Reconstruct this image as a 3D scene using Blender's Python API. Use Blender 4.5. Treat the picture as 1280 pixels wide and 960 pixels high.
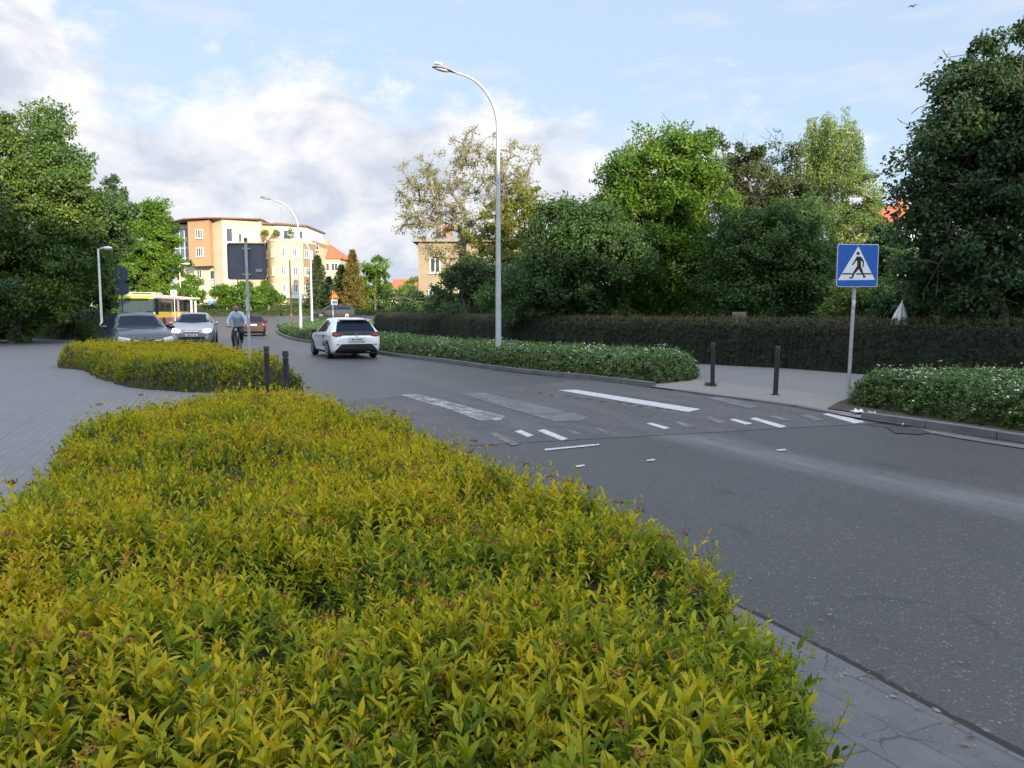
import bpy, bmesh, math, random
import numpy as np
from mathutils import Vector, Matrix
from mathutils.bvhtree import BVHTree

for o in list(bpy.data.objects):
    bpy.data.objects.remove(o)
scene = bpy.context.scene
COL = scene.collection
R = math.radians

# ------------------------------------------------------------------ camera
EYE = 1.6
PITCH = R(5.42)
FPX = 980.0
cam_d = bpy.data.cameras.new("camera")
cam = bpy.data.objects.new("camera", cam_d)
COL.objects.link(cam)
cam.location = (0, 0, EYE)
cam.rotation_euler = (math.pi / 2 - PITCH, 0, 0)
cam_d.sensor_width = 36.0
cam_d.lens = 36.0 * FPX / 1280.0
cam_d.clip_start = 0.05
cam_d.clip_end = 5000
scene.camera = cam

# ------------------------------------------------------------------ light
SUN_EL = R(12.5)
SUN_AZ = R(152)          # clockwise from +Y: behind the camera, to the right
sun_d = bpy.data.lights.new("sun", 'SUN')
sun_d.energy = 5.0
sun_d.angle = R(0.55)
sun_d.color = (1.0, 0.84, 0.62)
sun = bpy.data.objects.new("sun", sun_d)
COL.objects.link(sun)
sdir = Vector((math.sin(SUN_AZ) * math.cos(SUN_EL), math.cos(SUN_AZ) * math.cos(SUN_EL), math.sin(SUN_EL)))
sun.rotation_euler = (-sdir).to_track_quat('-Z', 'Y').to_euler()
sun.location = (30, -60, 60)

world = bpy.data.worlds.new("World")
scene.world = world
world.use_nodes = True


def nodes_of(tree):
    tree.nodes.clear()
    return tree.nodes, tree.links


def build_world():
    n, l = nodes_of(world.node_tree)
    out = n.new('ShaderNodeOutputWorld')
    bg = n.new('ShaderNodeBackground')
    bg.inputs['Strength'].default_value = 0.15
    sky = n.new('ShaderNodeTexSky')
    sky.sky_type = 'NISHITA'
    sky.sun_disc = False
    sky.sun_elevation = SUN_EL
    sky.sun_rotation = SUN_AZ
    sky.air_density = 1.0
    sky.dust_density = 0.6
    sky.ozone_density = 1.6
    tc = n.new('ShaderNodeTexCoord')
    nrm = n.new('ShaderNodeVectorMath'); nrm.operation = 'NORMALIZE'
    l.new(tc.outputs['Generated'], nrm.inputs[0])
    sep = n.new('ShaderNodeSeparateXYZ'); l.new(nrm.outputs[0], sep.inputs[0])

    def M(op, a, b=None, c=None, clamp=False):
        m = n.new('ShaderNodeMath'); m.operation = op; m.use_clamp = clamp
        for i, v in enumerate((a, b, c)):
            if v is None: continue
            if isinstance(v, (int, float)): m.inputs[i].default_value = v
            else: l.new(v, m.inputs[i])
        return m.outputs[0]
    az = M('ARCTAN2', sep.outputs['X'], sep.outputs['Y'])
    el = M('ARCSINE', sep.outputs['Z'])
    comb = n.new('ShaderNodeCombineXYZ')
    l.new(M('MULTIPLY', az, 3.0), comb.inputs[0])
    l.new(M('MULTIPLY', el, 4.8), comb.inputs[1])

    def noise(scale, detail, rough, off, dist=0.0):
        mp = n.new('ShaderNodeMapping'); mp.inputs['Location'].default_value = off
        l.new(comb.outputs[0], mp.inputs[0])
        t = n.new('ShaderNodeTexNoise'); t.inputs['Scale'].default_value = scale
        t.inputs['Detail'].default_value = detail; t.inputs['Roughness'].default_value = rough
        t.inputs['Distortion'].default_value = dist
        l.new(mp.outputs[0], t.inputs['Vector'])
        return t.outputs['Fac']
    # height of the top edge of the cumulus bank against azimuth (radians -> 0..1)
    azn = M('MULTIPLY_ADD', az, 0.5, 0.5)
    cr = n.new('ShaderNodeValToRGB'); l.new(azn, cr.inputs[0])
    e = cr.color_ramp.elements
    pts = [(0.0, .32), (0.19, .46), (0.22, .44), (0.25, .31), (0.30, .285), (0.36, .31), (0.46, .285), (0.52, .255), (0.60, .27), (0.66, .21), (0.80, .12), (1.0, .25)]
    while len(e) < len(pts): e.new(0.5)
    for i, (p, v) in enumerate(pts):
        e[i].position = p; e[i].color = (v, v, v, 1)
    top = cr.outputs['Color']
    n1 = noise(2.4, 8, .62, (3.1, 1.7, 0))
    n1b = noise(7.0, 6, .6, (0.4, 4.2, 0))
    edge = M('SUBTRACT', top, el)                      # >0 under the bank's top
    nn = M('ADD', M('MULTIPLY', M('SUBTRACT', n1, .5), .30), M('MULTIPLY', M('SUBTRACT', n1b, .5), .12))
    dens = M('MULTIPLY', M('ADD', edge, nn), 12.0, clamp=True)
    ss = n.new('ShaderNodeMapRange'); ss.interpolation_type = 'SMOOTHSTEP'; l.new(dens, ss.inputs[0])
    bank = ss.outputs[0]
    # thin high wisps
    mpw = n.new('ShaderNodeMapping'); mpw.inputs['Scale'].default_value = (0.8, 1.9, 1); mpw.inputs['Rotation'].default_value = (0, 0, R(-12))
    l.new(comb.outputs[0], mpw.inputs[0])
    tw = n.new('ShaderNodeTexNoise'); tw.inputs['Scale'].default_value = 2.2; tw.inputs['Detail'].default_value = 7; tw.inputs['Roughness'].default_value = .6
    l.new(mpw.outputs[0], tw.inputs['Vector'])
    wr = n.new('ShaderNodeMapRange'); wr.inputs['From Min'].default_value = .53; wr.inputs['From Max'].default_value = .80
    wr.inputs['To Max'].default_value = .75
    l.new(tw.outputs['Fac'], wr.inputs[0])
    # cloud shade : bright tops, bluish grey bellies
    n2 = noise(3.4, 7, .58, (7.3, 2.9, 0), .3)
    depth = M('MULTIPLY', edge, 2.3)
    sh = M('ADD', M('MULTIPLY', M('SUBTRACT', n2, .5), 3.2), M('ADD', M('MULTIPLY', depth, 1.15), 0.20))
    scr = n.new('ShaderNodeValToRGB'); l.new(sh, scr.inputs[0])
    se = scr.color_ramp.elements
    se[0].position = .10; se[0].color = (3.9, 3.88, 3.88, 1)
    se[1].position = .95; se[1].color = (2.45, 2.68, 3.12, 1)
    m_ = se.new(.45); m_.color = (3.3, 3.38, 3.58, 1)
    # clear part of the sky, a touch of milky veil
    veil = n.new('ShaderNodeMix'); veil.data_type = 'RGBA'
    vf = n.new('ShaderNodeMapRange'); vf.inputs['From Min'].default_value = 0.0; vf.inputs['From Max'].default_value = .9
    vf.inputs['To Min'].default_value = .85; vf.inputs['To Max'].default_value = .72
    l.new(el, vf.inputs[0]); l.new(vf.outputs[0], veil.inputs['Factor'])
    l.new(sky.outputs[0], veil.inputs['A']); veil.inputs['B'].default_value = (2.25, 2.8, 3.6, 1)
    mw = n.new('ShaderNodeMix'); mw.data_type = 'RGBA'
    l.new(wr.outputs[0], mw.inputs['Factor']); l.new(veil.outputs['Result'], mw.inputs['A']); mw.inputs['B'].default_value = (3.2, 3.3, 3.5, 1)
    mb = n.new('ShaderNodeMix'); mb.data_type = 'RGBA'
    l.new(bank, mb.inputs['Factor']); l.new(mw.outputs['Result'], mb.inputs['A']); l.new(scr.outputs['Color'], mb.inputs['B'])
    # unseen sky overhead and round the evening sun, brightened as added fill light
    ov = n.new('ShaderNodeMapRange'); ov.interpolation_type = 'SMOOTHSTEP'; ov.inputs['From Min'].default_value = .42; ov.inputs['From Max'].default_value = .95; ov.inputs['To Max'].default_value = .8
    l.new(el, ov.inputs[0])
    mo = n.new('ShaderNodeMix'); mo.data_type = 'RGBA'
    l.new(ov.outputs[0], mo.inputs['Factor']); l.new(mb.outputs['Result'], mo.inputs['A']); mo.inputs['B'].default_value = (5.3, 5.5, 6.0, 1)
    dt = n.new('ShaderNodeVectorMath'); dt.operation = 'DOT_PRODUCT'; l.new(nrm.outputs[0], dt.inputs[0]); dt.inputs[1].default_value = tuple(sdir)
    gl = n.new('ShaderNodeMapRange'); gl.interpolation_type = 'SMOOTHSTEP'; gl.inputs['From Min'].default_value = -.35; gl.inputs['From Max'].default_value = .8; gl.inputs['To Min'].default_value = 1.0; gl.inputs['To Max'].default_value = 2.1
    l.new(dt.outputs['Value'], gl.inputs[0])
    fs = n.new('ShaderNodeVectorMath'); fs.operation = 'SCALE'; l.new(mo.outputs['Result'], fs.inputs[0]); l.new(gl.outputs[0], fs.inputs['Scale'])
    l.new(fs.outputs[0], bg.inputs['Color'])
    l.new(bg.outputs[0], out.inputs[0])


build_world()
scene.view_settings.view_transform = 'Standard'
scene.view_settings.look = 'None'
scene.view_settings.gamma = 1
scene.view_settings.use_curve_mapping = False
scene.view_settings.exposure = 0.85
scene.render.engine = 'CYCLES'
scene.cycles.max_bounces = 6
scene.cycles.diffuse_bounces = 3
scene.cycles.transparent_max_bounces = 4

# ------------------------------------------------------------------ helpers
rng = np.random.default_rng(7)
random.seed(11)


def gz(x, y):
    """height of the terrain: level near the crossing, rising slowly far up the street"""
    t = min(max((y - 50.0) / 60.0, 0.0), 1.0)
    return 0.9 * t * t * (3 - 2 * t)


def ray(u, v):
    s, c = math.sin(PITCH), math.cos(PITCH)
    a, b = (u - 640) / FPX, (480 - v) / FPX
    return Vector((a, c + s * b, -s + c * b))


def at(u, v, Y):
    d = ray(u, v)
    k = Y / d.y
    return Vector((d.x * k, Y, EYE + d.z * k))


def gx(u, v, z=0.0):
    """point of the ground seen at photo position u, v"""
    d = ray(u, v)
    zz = z
    for _ in range(12):
        k = (zz - EYE) / d.z
        if k < 0 or k > 400: k = 400
        zz = z + gz(d.x * k, d.y * k)
    return Vector((d.x * k, d.y * k, zz))


def tag(o, label=None, cat=None, group=None, kind=None):
    if label: o['label'] = label
    if cat: o['category'] = cat
    if group: o['group'] = group
    if kind: o['kind'] = kind
    return o


def empty(name, loc, rz=0.0, label=None, cat=None, group=None, sc=1.0):
    o = bpy.data.objects.new(name, None)
    COL.objects.link(o)
    o.empty_display_size = .2
    o.location = loc
    o.rotation_euler = (0, 0, rz)
    o.scale = (sc, sc, sc)
    return tag(o, label, cat, group)


def link_mesh(name, me, mats, parent=None, smooth=False):
    if not isinstance(mats, (list, tuple)): mats = [mats]
    for m in mats: me.materials.append(m)
    if smooth:
        me.polygons.foreach_set('use_smooth', [True] * len(me.polygons))
    o = bpy.data.objects.new(name, me)
    COL.objects.link(o)
    if parent is not None: o.parent = parent
    return o


def copy_tree(o, parent=None):
    c = o.copy()
    COL.objects.link(c)
    c.parent = parent
    for ch in [x for x in bpy.data.objects if x.parent == o and x != c]:
        copy_tree(ch, c)
    return c


def np_mesh(name, V, F, rnd=None, mat_idx=None):
    """V (n,3), F (m,k) -> mesh, optional per-face float attribute rnd"""
    me = bpy.data.meshes.new(name)
    n, (m, k) = len(V), F.shape
    me.vertices.add(n)
    me.vertices.foreach_set('co', np.asarray(V, np.float32).ravel())
    me.loops.add(m * k)
    me.loops.foreach_set('vertex_index', F.astype(np.int32).ravel())
    me.polygons.add(m)
    me.polygons.foreach_set('loop_start', (np.arange(m) * k).astype(np.int32))
    if mat_idx is not None:
        me.polygons.foreach_set('material_index', mat_idx.astype(np.int32))
    if rnd is not None:
        a = me.attributes.new('rnd', 'FLOAT', 'FACE')
        a.data.foreach_set('value', np.asarray(rnd, np.float32))
    me.update(calc_edges=True)
    return me


class MB:
    def __init__(s):
        s.v = []; s.f = []; s.m = []

    def add(s, V, F, mi=0, M=None):
        o = len(s.v)
        for p in V:
            p = Vector(p)
            s.v.append(M @ p if M is not None else p)
        for f in F:
            s.f.append([o + i for i in f]); s.m.append(mi)
        return s

    def box(s, c, d, mi=0, rz=0.0, M=None):
        x, y, z = d[0] / 2, d[1] / 2, d[2] / 2
        V = [Vector((a * x, b * y, e * z)) for a in (-1, 1) for b in (-1, 1) for e in (-1, 1)]
        r = Matrix.Rotation(rz, 3, 'Z')
        V = [r @ p + Vector(c) for p in V]
        return s.add(V, [(0, 1, 3, 2), (4, 6, 7, 5), (0, 4, 5, 1), (2, 3, 7, 6), (0, 2, 6, 4), (1, 5, 7, 3)], mi, M)

    def tube(s, P, rad, n=10, mi=0, M=None, caps=True):
        P = [Vector(p) for p in P]
        if not isinstance(rad, (list, tuple)): rad = [rad] * len(P)
        V = []; F = []
        up = None
        for i, p in enumerate(P):
            t = (P[min(i + 1, len(P) - 1)] - P[max(i - 1, 0)]).normalized()
            if up is None:
                a = Vector((1, 0, 0)) if abs(t.x) < .8 else Vector((0, 1, 0))
                up = (a - t * a.dot(t)).normalized()
            else:
                up = (up - t * up.dot(t)).normalized()
            b = t.cross(up)
            for k in range(n):
                an = 2 * math.pi * k / n
                V.append(p + (up * math.cos(an) + b * math.sin(an)) * rad[i])
        for i in range(len(P) - 1):
            for k in range(n):
                a0 = i * n + k; a1 = i * n + (k + 1) % n
                F.append((a0, a1, a1 + n, a0 + n))
        if caps:
            F.append(tuple(reversed(range(n)))); F.append(tuple(range((len(P) - 1) * n, len(P) * n)))
        return s.add(V, F, mi, M)

    def lathe(s, prof, c=(0, 0, 0), n=16, mi=0, M=None, axis='Z'):
        V = []; F = []
        for (r, z) in prof:
            for k in range(n):
                an = 2 * math.pi * k / n
                if axis == 'Z': p = Vector((r * math.cos(an), r * math.sin(an), z))
                else: p = Vector((z, r * math.cos(an), r * math.sin(an)))
                V.append(p + Vector(c))
        for i in range(len(prof) - 1):
            for k in range(n):
                a0 = i * n + k; a1 = i * n + (k + 1) % n
                F.append((a0, a1, a1 + n, a0 + n))
        F.append(tuple(reversed(range(n)))); F.append(tuple(range((len(prof) - 1) * n, len(prof) * n)))
        return s.add(V, F, mi, M)

    def prism(s, poly, z0, z1, mi=0, M=None):
        """poly: list of (x,y), extruded in z (through M if wanted)"""
        n = len(poly)
        V = [(x, y, z0) for x, y in poly] + [(x, y, z1) for x, y in poly]
        F = [tuple(reversed(range(n))), tuple(range(n, 2 * n))]
        for i in range(n):
            j = (i + 1) % n
            F.append((i, j, j + n, i + n))
        return s.add(V, F, mi, M)

    def ball(s, c, r, n=10, mi=0, M=None):
        if not isinstance(r, (list, tuple)): r = (r, r, r)
        V = []; F = []
        h = n // 2
        for i in range(h + 1):
            a = math.pi * i / h
            for k in range(n):
                b = 2 * math.pi * k / n
                V.append((c[0] + r[0] * math.sin(a) * math.cos(b), c[1] + r[1] * math.sin(a) * math.sin(b), c[2] + r[2] * math.cos(a)))
        for i in range(h):
            for k in range(n):
                a0 = i * n + k; a1 = i * n + (k + 1) % n
                F.append((a0, a0 + n, a1 + n, a1))
        return s.add(V, F, mi, M)

    def build(s, name, mats, parent=None, smooth=False, bevel=0.0, weld=False, auto=None):
        me = bpy.data.meshes.new(name)
        me.from_pydata([tuple(p) for p in s.v], [], s.f)
        me.polygons.foreach_set('material_index', s.m)
        bm = bmesh.new(); bm.from_mesh(me)
        if weld: bmesh.ops.remove_doubles(bm, verts=bm.verts, dist=1e-5)
        bmesh.ops.recalc_face_normals(bm, faces=bm.faces)
        if bevel > 0:
            eds = [e for e in bm.edges if len(e.link_faces) == 2 and e.calc_face_angle(0) > .5]
            bmesh.ops.bevel(bm, geom=eds, offset=bevel, segments=2, affect='EDGES', profile=.6)
        bm.to_mesh(me); bm.free()
        o = link_mesh(name, me, mats, parent, smooth)
        if smooth and auto:
            me.set_sharp_from_angle(angle=auto)
        return o


# ------------------------------------------------------------------ materials
MATS = {}


def mat(name, col, rough=.6, metal=0.0, spec=.4, noise=None, emit=None, coat=0.0, bump=None, alpha=None, noise2=None):
    if name in MATS: return MATS[name]
    m = bpy.data.materials.new(name); m.use_nodes = True
    n, l = nodes_of(m.node_tree)
    out = n.new('ShaderNodeOutputMaterial'); b = n.new('ShaderNodeBsdfPrincipled')
    l.new(b.outputs[0], out.inputs[0])
    b.inputs['Base Color'].default_value = (*col, 1)
    b.inputs['Roughness'].default_value = rough
    b.inputs['Metallic'].default_value = metal
    b.inputs['Specular IOR Level'].default_value = spec
    b.inputs['Coat Weight'].default_value = coat
    b.inputs['Coat Roughness'].default_value = .05
    if emit:
        b.inputs['Emission Color'].default_value = (*emit[0], 1); b.inputs['Emission Strength'].default_value = emit[1]
    tc = n.new('ShaderNodeTexCoord')
    if noise:          # (scale, amount) darkening / lightening wear
        t = n.new('ShaderNodeTexNoise'); t.inputs['Scale'].default_value = noise[0]; t.inputs['Detail'].default_value = 6
        l.new(tc.outputs['Object'], t.inputs['Vector'])
        r = n.new('ShaderNodeMapRange'); r.inputs['From Min'].default_value = .3; r.inputs['From Max'].default_value = .7
        r.inputs['To Min'].default_value = 1 - noise[1]; r.inputs['To Max'].default_value = 1 + noise[1]
        l.new(t.outputs['Fac'], r.inputs[0])
        h = n.new('ShaderNodeVectorMath'); h.operation = 'SCALE'; h.inputs[0].default_value = col
        l.new(r.outputs[0], h.inputs['Scale']); l.new(h.outputs[0], b.inputs['Base Color'])
        r2 = n.new('ShaderNodeMapRange'); r2.inputs['To Min'].default_value = max(rough - .12, 0.02); r2.inputs['To Max'].default_value = min(rough + .12, 1)
        l.new(t.outputs['Fac'], r2.inputs[0]); l.new(r2.outputs[0], b.inputs['Roughness'])
    if bump:
        t = n.new('ShaderNodeTexNoise'); t.inputs['Scale'].default_value = bump[0]; t.inputs['Detail'].default_value = 5
        l.new(tc.outputs['Object'], t.inputs['Vector'])
        bp = n.new('ShaderNodeBump'); bp.inputs['Strength'].default_value = bump[1]; bp.inputs['Distance'].default_value = .02
        l.new(t.outputs['Fac'], bp.inputs['Height']); l.new(bp.outputs[0], b.inputs['Normal'])
    MATS[name] = m
    return m


def leaf_mat(name, stops, rough=.5, trans=.35, tcol=None, spec=.35):
    """colour from the per-leaf attribute; some light passes through the blades"""
    m = bpy.data.materials.new(name); m.use_nodes = True
    n, l = nodes_of(m.node_tree)
    out = n.new('ShaderNodeOutputMaterial'); b = n.new('ShaderNodeBsdfPrincipled')
    a = n.new('ShaderNodeAttribute'); a.attribute_name = 'rnd'
    cr = n.new('ShaderNodeValToRGB'); l.new(a.outputs['Fac'], cr.inputs[0])
    e = cr.color_ramp.elements
    while len(e) < len(stops): e.new(.5)
    for i, (p, c) in enumerate(stops): e[i].position = p; e[i].color = (*c, 1)
    l.new(cr.outputs[0], b.inputs['Base Color'])
    b.inputs['Roughness'].default_value = rough; b.inputs['Specular IOR Level'].default_value = spec
    t = n.new('ShaderNodeBsdfTranslucent')
    mx = n.new('ShaderNodeMix'); mx.data_type = 'RGBA'; mx.blend_type = 'MULTIPLY'; mx.inputs['Factor'].default_value = 1
    l.new(cr.outputs[0], mx.inputs['A']); mx.inputs['B'].default_value = (*(tcol or (1.25, 1.35, .6)), 1)
    l.new(mx.outputs['Result'], t.inputs['Color'])
    ms = n.new('ShaderNodeMixShader'); ms.inputs[0].default_value = trans
    l.new(b.outputs[0], ms.inputs[1]); l.new(t.outputs[0], ms.inputs[2])
    l.new(ms.outputs[0], out.inputs[0])
    MATS[name] = m
    return m
# ------------------------------------------------------------------ ground materials
UDIR = (-0.45, 0.893)      # direction of the near road
NDIR = (0.893, 0.45)


def ground_mat(kind):
    m = bpy.data.materials.new(kind); m.use_nodes = True
    n, l = nodes_of(m.node_tree)
    out = n.new('ShaderNodeOutputMaterial'); b = n.new('ShaderNodeBsdfPrincipled')
    l.new(b.outputs[0], out.inputs[0])
    tc = n.new('ShaderNodeTexCoord')
    obj = tc.outputs['Object']
    mp = n.new('ShaderNodeMapping'); mp.inputs['Rotation'].default_value = (0, 0, -math.atan2(UDIR[1], UDIR[0]))
    l.new(obj, mp.inputs[0])               # x along the road, y across (leftwards)
    rot = mp.outputs[0]

    def M(op, a, b_=None, c=None, clamp=False):
        q = n.new('ShaderNodeMath'); q.operation = op; q.use_clamp = clamp
        for i, v in enumerate((a, b_, c)):
            if v is None: continue
            if isinstance(v, (int, float)): q.inputs[i].default_value = v
            else: l.new(v, q.inputs[i])
        return q.outputs[0]

    def noise(s, d=5, src=obj, ro=.55):
        t = n.new('ShaderNodeTexNoise'); t.inputs['Scale'].default_value = s; t.inputs['Detail'].default_value = d; t.inputs['Roughness'].default_value = ro
        l.new(src, t.inputs['Vector']); return t.outputs['Fac']

    def mr(v, a, b_, c, d):
        r = n.new('ShaderNodeMapRange'); r.inputs[1].default_value = a; r.inputs[2].default_value = b_; r.inputs[3].default_value = c; r.inputs[4].default_value = d
        l.new(v, r.inputs[0]); return r.outputs[0]

    def mix(f, a, b_):
        q = n.new('ShaderNodeMix'); q.data_type = 'RGBA'
        for s, v in ((q.inputs['Factor'], f), (q.inputs['A'], a), (q.inputs['B'], b_)):
            if isinstance(v, (tuple, float, int)): s.default_value = (*v, 1) if isinstance(v, tuple) else v
            else: l.new(v, s)
        return q.outputs['Result']

    def bump(h, st, dist=.01, prev=None):
        q = n.new('ShaderNodeBump'); q.inputs['Strength'].default_value = st; q.inputs['Distance'].default_value = dist
        l.new(h, q.inputs['Height'])
        if prev is not None: l.new(prev, q.inputs['Normal'])
        return q.outputs[0]

    def brick(w, h, src, mortar=.012, c1=(.3, .3, .3), c2=(.25, .25, .25), cm=(.1, .1, .1), off=.5):
        t = n.new('ShaderNodeTexBrick'); l.new(src, t.inputs['Vector'])
        t.inputs['Scale'].default_value = 1; t.inputs['Brick Width'].default_value = w; t.inputs['Row Height'].default_value = h
        t.inputs['Mortar Size'].default_value = mortar; t.inputs['Mortar Smooth'].default_value = .3; t.offset = off
        t.inputs['Color1'].default_value = (*c1, 1); t.inputs['Color2'].default_value = (*c2, 1); t.inputs['Mortar'].default_value = (*cm, 1)
        return t.outputs['Color'], t.outputs['Fac']
    if kind == 'asphalt':
        sepr = n.new('ShaderNodeSeparateXYZ'); l.new(rot, sepr.inputs[0])
        across = M('MULTIPLY', sepr.outputs['Y'], -1.0)        # n coordinate
        along = sepr.outputs['X']
        big = noise(.5, 4)
        wob = M('MULTIPLY', M('SUBTRACT', noise(.25, 3), .5), .9)
        ac = M('ADD', across, wob)
        smp = n.new('ShaderNodeMapping'); smp.inputs['Scale'].default_value = (.25, 1.6, 1); l.new(rot, smp.inputs[0])
        streak = noise(1.6, 6, smp.outputs[0], .65)
        c = mix(mr(streak, .3, .7, 0, 1), (0.0391, 0.0387, 0.0403), (0.0548, 0.0534, 0.0545))
        # worn pale dust line in the middle of the street
        g = M('ABSOLUTE', M('SUBTRACT', ac, 6.35))
        line = M('MULTIPLY', mr(g, .06, .55, 1, 0), mr(noise(5, 6, smp.outputs[0]), .25, .6, .25, 1))
        line = M('MULTIPLY', line, mr(along, 9.0, 11.0, .62, .12))
        c = mix(line, c, (.30, .30, .31))
        # darker oily bands in the wheel lanes, warmer in between
        g2 = M('ABSOLUTE', M('SUBTRACT', ac, 4.35))
        c = mix(M('MULTIPLY', mr(g2, .1, .65, 1, 0), .85), c, (0.0548, 0.0509, 0.0491))
        g3 = M('ABSOLUTE', M('SUBTRACT', ac, 8.1))
        c = mix(M('MULTIPLY', mr(g3, .1, .7, 1, 0), .3), c, (0.0548, 0.0529, 0.0530))
        c = mix(mr(big, .35, .7, 0, .35), c, (0.0351, 0.0343, 0.0368))
        # aggregate speckles
        v = n.new('ShaderNodeTexVoronoi'); v.inputs['Scale'].default_value = 48; l.new(obj, v.inputs['Vector'])
        sp = M('MULTIPLY', mr(v.outputs['Distance'], .16, .36, 1, 0), mr(noise(22, 3), .49, .60, 0, .85))
        c = mix(M('MULTIPLY', sp, 1.0), c, (0.3051, 0.2997, 0.2862))
        fine = noise(110, 4, obj, .7)
        c = mix(mr(fine, .38, .62, .75, 0), c, (0.0107, 0.0108, 0.0127))
        c = mix(mr(noise(75, 3, obj, .7), .52, .66, 0, .5), c, (0.0733, 0.0735, 0.0762))
        # small dark pits and repaired cracks
        pits = M('MULTIPLY', mr(noise(3.5, 2, smp.outputs[0]), .66, .70, 0, 1), .7)
        c = mix(pits, c, (0.0147, 0.0148, 0.0158))
        # thin cracks
        vc = n.new('ShaderNodeTexVoronoi'); vc.feature = 'DISTANCE_TO_EDGE'; vc.inputs['Scale'].default_value = .33
        dmp = n.new('ShaderNodeVectorMath'); dmp.operation = 'ADD'
        nt = n.new('ShaderNodeTexNoise'); nt.inputs['Scale'].default_value = 1.3; nt.inputs['Detail'].default_value = 6; l.new(obj, nt.inputs['Vector'])
        sc_ = n.new('ShaderNodeVectorMath'); sc_.operation = 'SCALE'; sc_.inputs['Scale'].default_value = 1.3; l.new(nt.outputs['Color'], sc_.inputs[0])
        l.new(obj, dmp.inputs[0]); l.new(sc_.outputs[0], dmp.inputs[1]); l.new(dmp.outputs[0], vc.inputs['Vector'])
        crk = M('MULTIPLY', mr(vc.outputs['Distance'], .0015, .006, 1, 0), mr(noise(.6, 2), .5, .6, 0, .7))
        c = mix(crk, c, (0.0122, 0.0122, 0.0138))
        l.new(c, b.inputs['Base Color'])
        b.inputs['Roughness'].default_value = .48; b.inputs['Specular IOR Level'].default_value = .65
        nb = bump(fine, .55, .006); nb = bump(v.outputs['Distance'], .35, .006, nb)
        l.new(nb, b.inputs['Normal'])
    elif kind in ('sett_crossing',):
        c, f = brick(.2, .1, rot, .012, (0.0741, 0.0720, 0.0756), (0.0529, 0.0526, 0.0578), (0.0282, 0.0288, 0.0311))
        smp = n.new('ShaderNodeMapping'); smp.inputs['Scale'].default_value = (.3, 1.4, 1); l.new(rot, smp.inputs[0])
        st = noise(1.5, 6, smp.outputs[0], .65)
        c = mix(mr(st, .42, .7, 0, .7), c, (0.0953, 0.0950, 0.1001))
        c = mix(mr(noise(8, 5), .4, .7, 0, .3), c, (0.0423, 0.0432, 0.0445))
        l.new(c, b.inputs['Base Color']); b.inputs['Roughness'].default_value = .7
        l.new(bump(f, -.5, .006, bump(noise(60, 4), .3, .004)), b.inputs['Normal'])
    elif kind == 'pavers':
        mp.inputs['Rotation'].default_value = (0, 0, -math.atan2(.93, -.36))
        c, f = brick(.2, .1, rot, .006, (0.1567, 0.1599, 0.1703), (0.1338, 0.1373, 0.1478), (.090, .093, .10))
        c = mix(mr(noise(.6, 5), .3, .75, 0, .5), c, (0.1147, 0.1186, 0.1285))
        c = mix(mr(noise(14, 5), .4, .7, 0, .3), c, (0.1835, 0.1872, 0.1928))
        # long joints of a wider course every few metres
        c2, f2 = brick(3.0, 1.2, rot, .01, cm=(0.3822, 0.3900, 0.4017))
        c = mix(M('MULTIPLY', f2, .8), c, (0.0764, 0.0780, 0.0844))
        l.new(c, b.inputs['Base Color']); b.inputs['Roughness'].default_value = .7
        l.new(bump(f, -.5, .004, bump(noise(90, 4), .25, .003)), b.inputs['Normal'])
    elif kind == 'beige_pavers':
        sepr = n.new('ShaderNodeSeparateXYZ'); l.new(rot, sepr.inputs[0])
        across = M('MULTIPLY', sepr.outputs['Y'], -1.0)
        c, f = brick(.2, .1, rot, .008, (0.1960, 0.1880, 0.1772), (0.1686, 0.1640, 0.1566), (0.1019, 0.1000, 0.0989))
        cg, f_ = brick(.2, .1, rot, .008, (0.1607, 0.1600, 0.1648), (0.1411, 0.1408, 0.1467), (0.0862, 0.0880, 0.0906))
        c = mix(mr(across, 11.5, 11.8, 0, 1), mix(.35, c, (0.2117, 0.1880, 0.1607)), cg)
        c = mix(mr(noise(.9, 5), .35, .75, 0, .5), c, (0.1333, 0.1320, 0.1318))
        l.new(c, b.inputs['Base Color']); b.inputs['Roughness'].default_value = .78
        l.new(bump(f, -.5, .004, bump(noise(90, 4), .25, .003)), b.inputs['Normal'])
    elif kind == 'slabs':
        wv = n.new('ShaderNodeTexNoise'); wv.inputs['Scale'].default_value = 1.6; wv.inputs['Detail'].default_value = 4; l.new(rot, wv.inputs['Vector'])
        ad = n.new('ShaderNodeVectorMath'); ad.operation = 'MULTIPLY_ADD'; l.new(wv.outputs['Color'], ad.inputs[0]); ad.inputs[1].default_value = (.10, .05, 0); l.new(rot, ad.inputs[2])
        c, f = brick(.62, .21, ad.outputs[0], .006, (0.1213, 0.1260, 0.1329), (0.0919, 0.0968, 0.1058), (0.0367, 0.0390, 0.0425), .38)
        c = mix(mr(noise(2.2, 6), .35, .7, 0, .75), c, (0.0772, 0.0810, 0.0896))
        c = mix(mr(noise(11, 6), .45, .75, 0, .55), c, (0.1507, 0.1537, 0.1545))
        vc = n.new('ShaderNodeTexVoronoi'); vc.feature = 'DISTANCE_TO_EDGE'; vc.inputs['Scale'].default_value = 2.4
        nt = n.new('ShaderNodeTexNoise'); nt.inputs['Scale'].default_value = 5; nt.inputs['Detail'].default_value = 5; l.new(obj, nt.inputs['Vector'])
        ad2 = n.new('ShaderNodeVectorMath'); ad2.operation = 'MULTIPLY_ADD'; l.new(nt.outputs['Color'], ad2.inputs[0]); ad2.inputs[1].default_value = (.25, .25, 0); l.new(obj, ad2.inputs[2])
        l.new(ad2.outputs[0], vc.inputs['Vector'])
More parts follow.
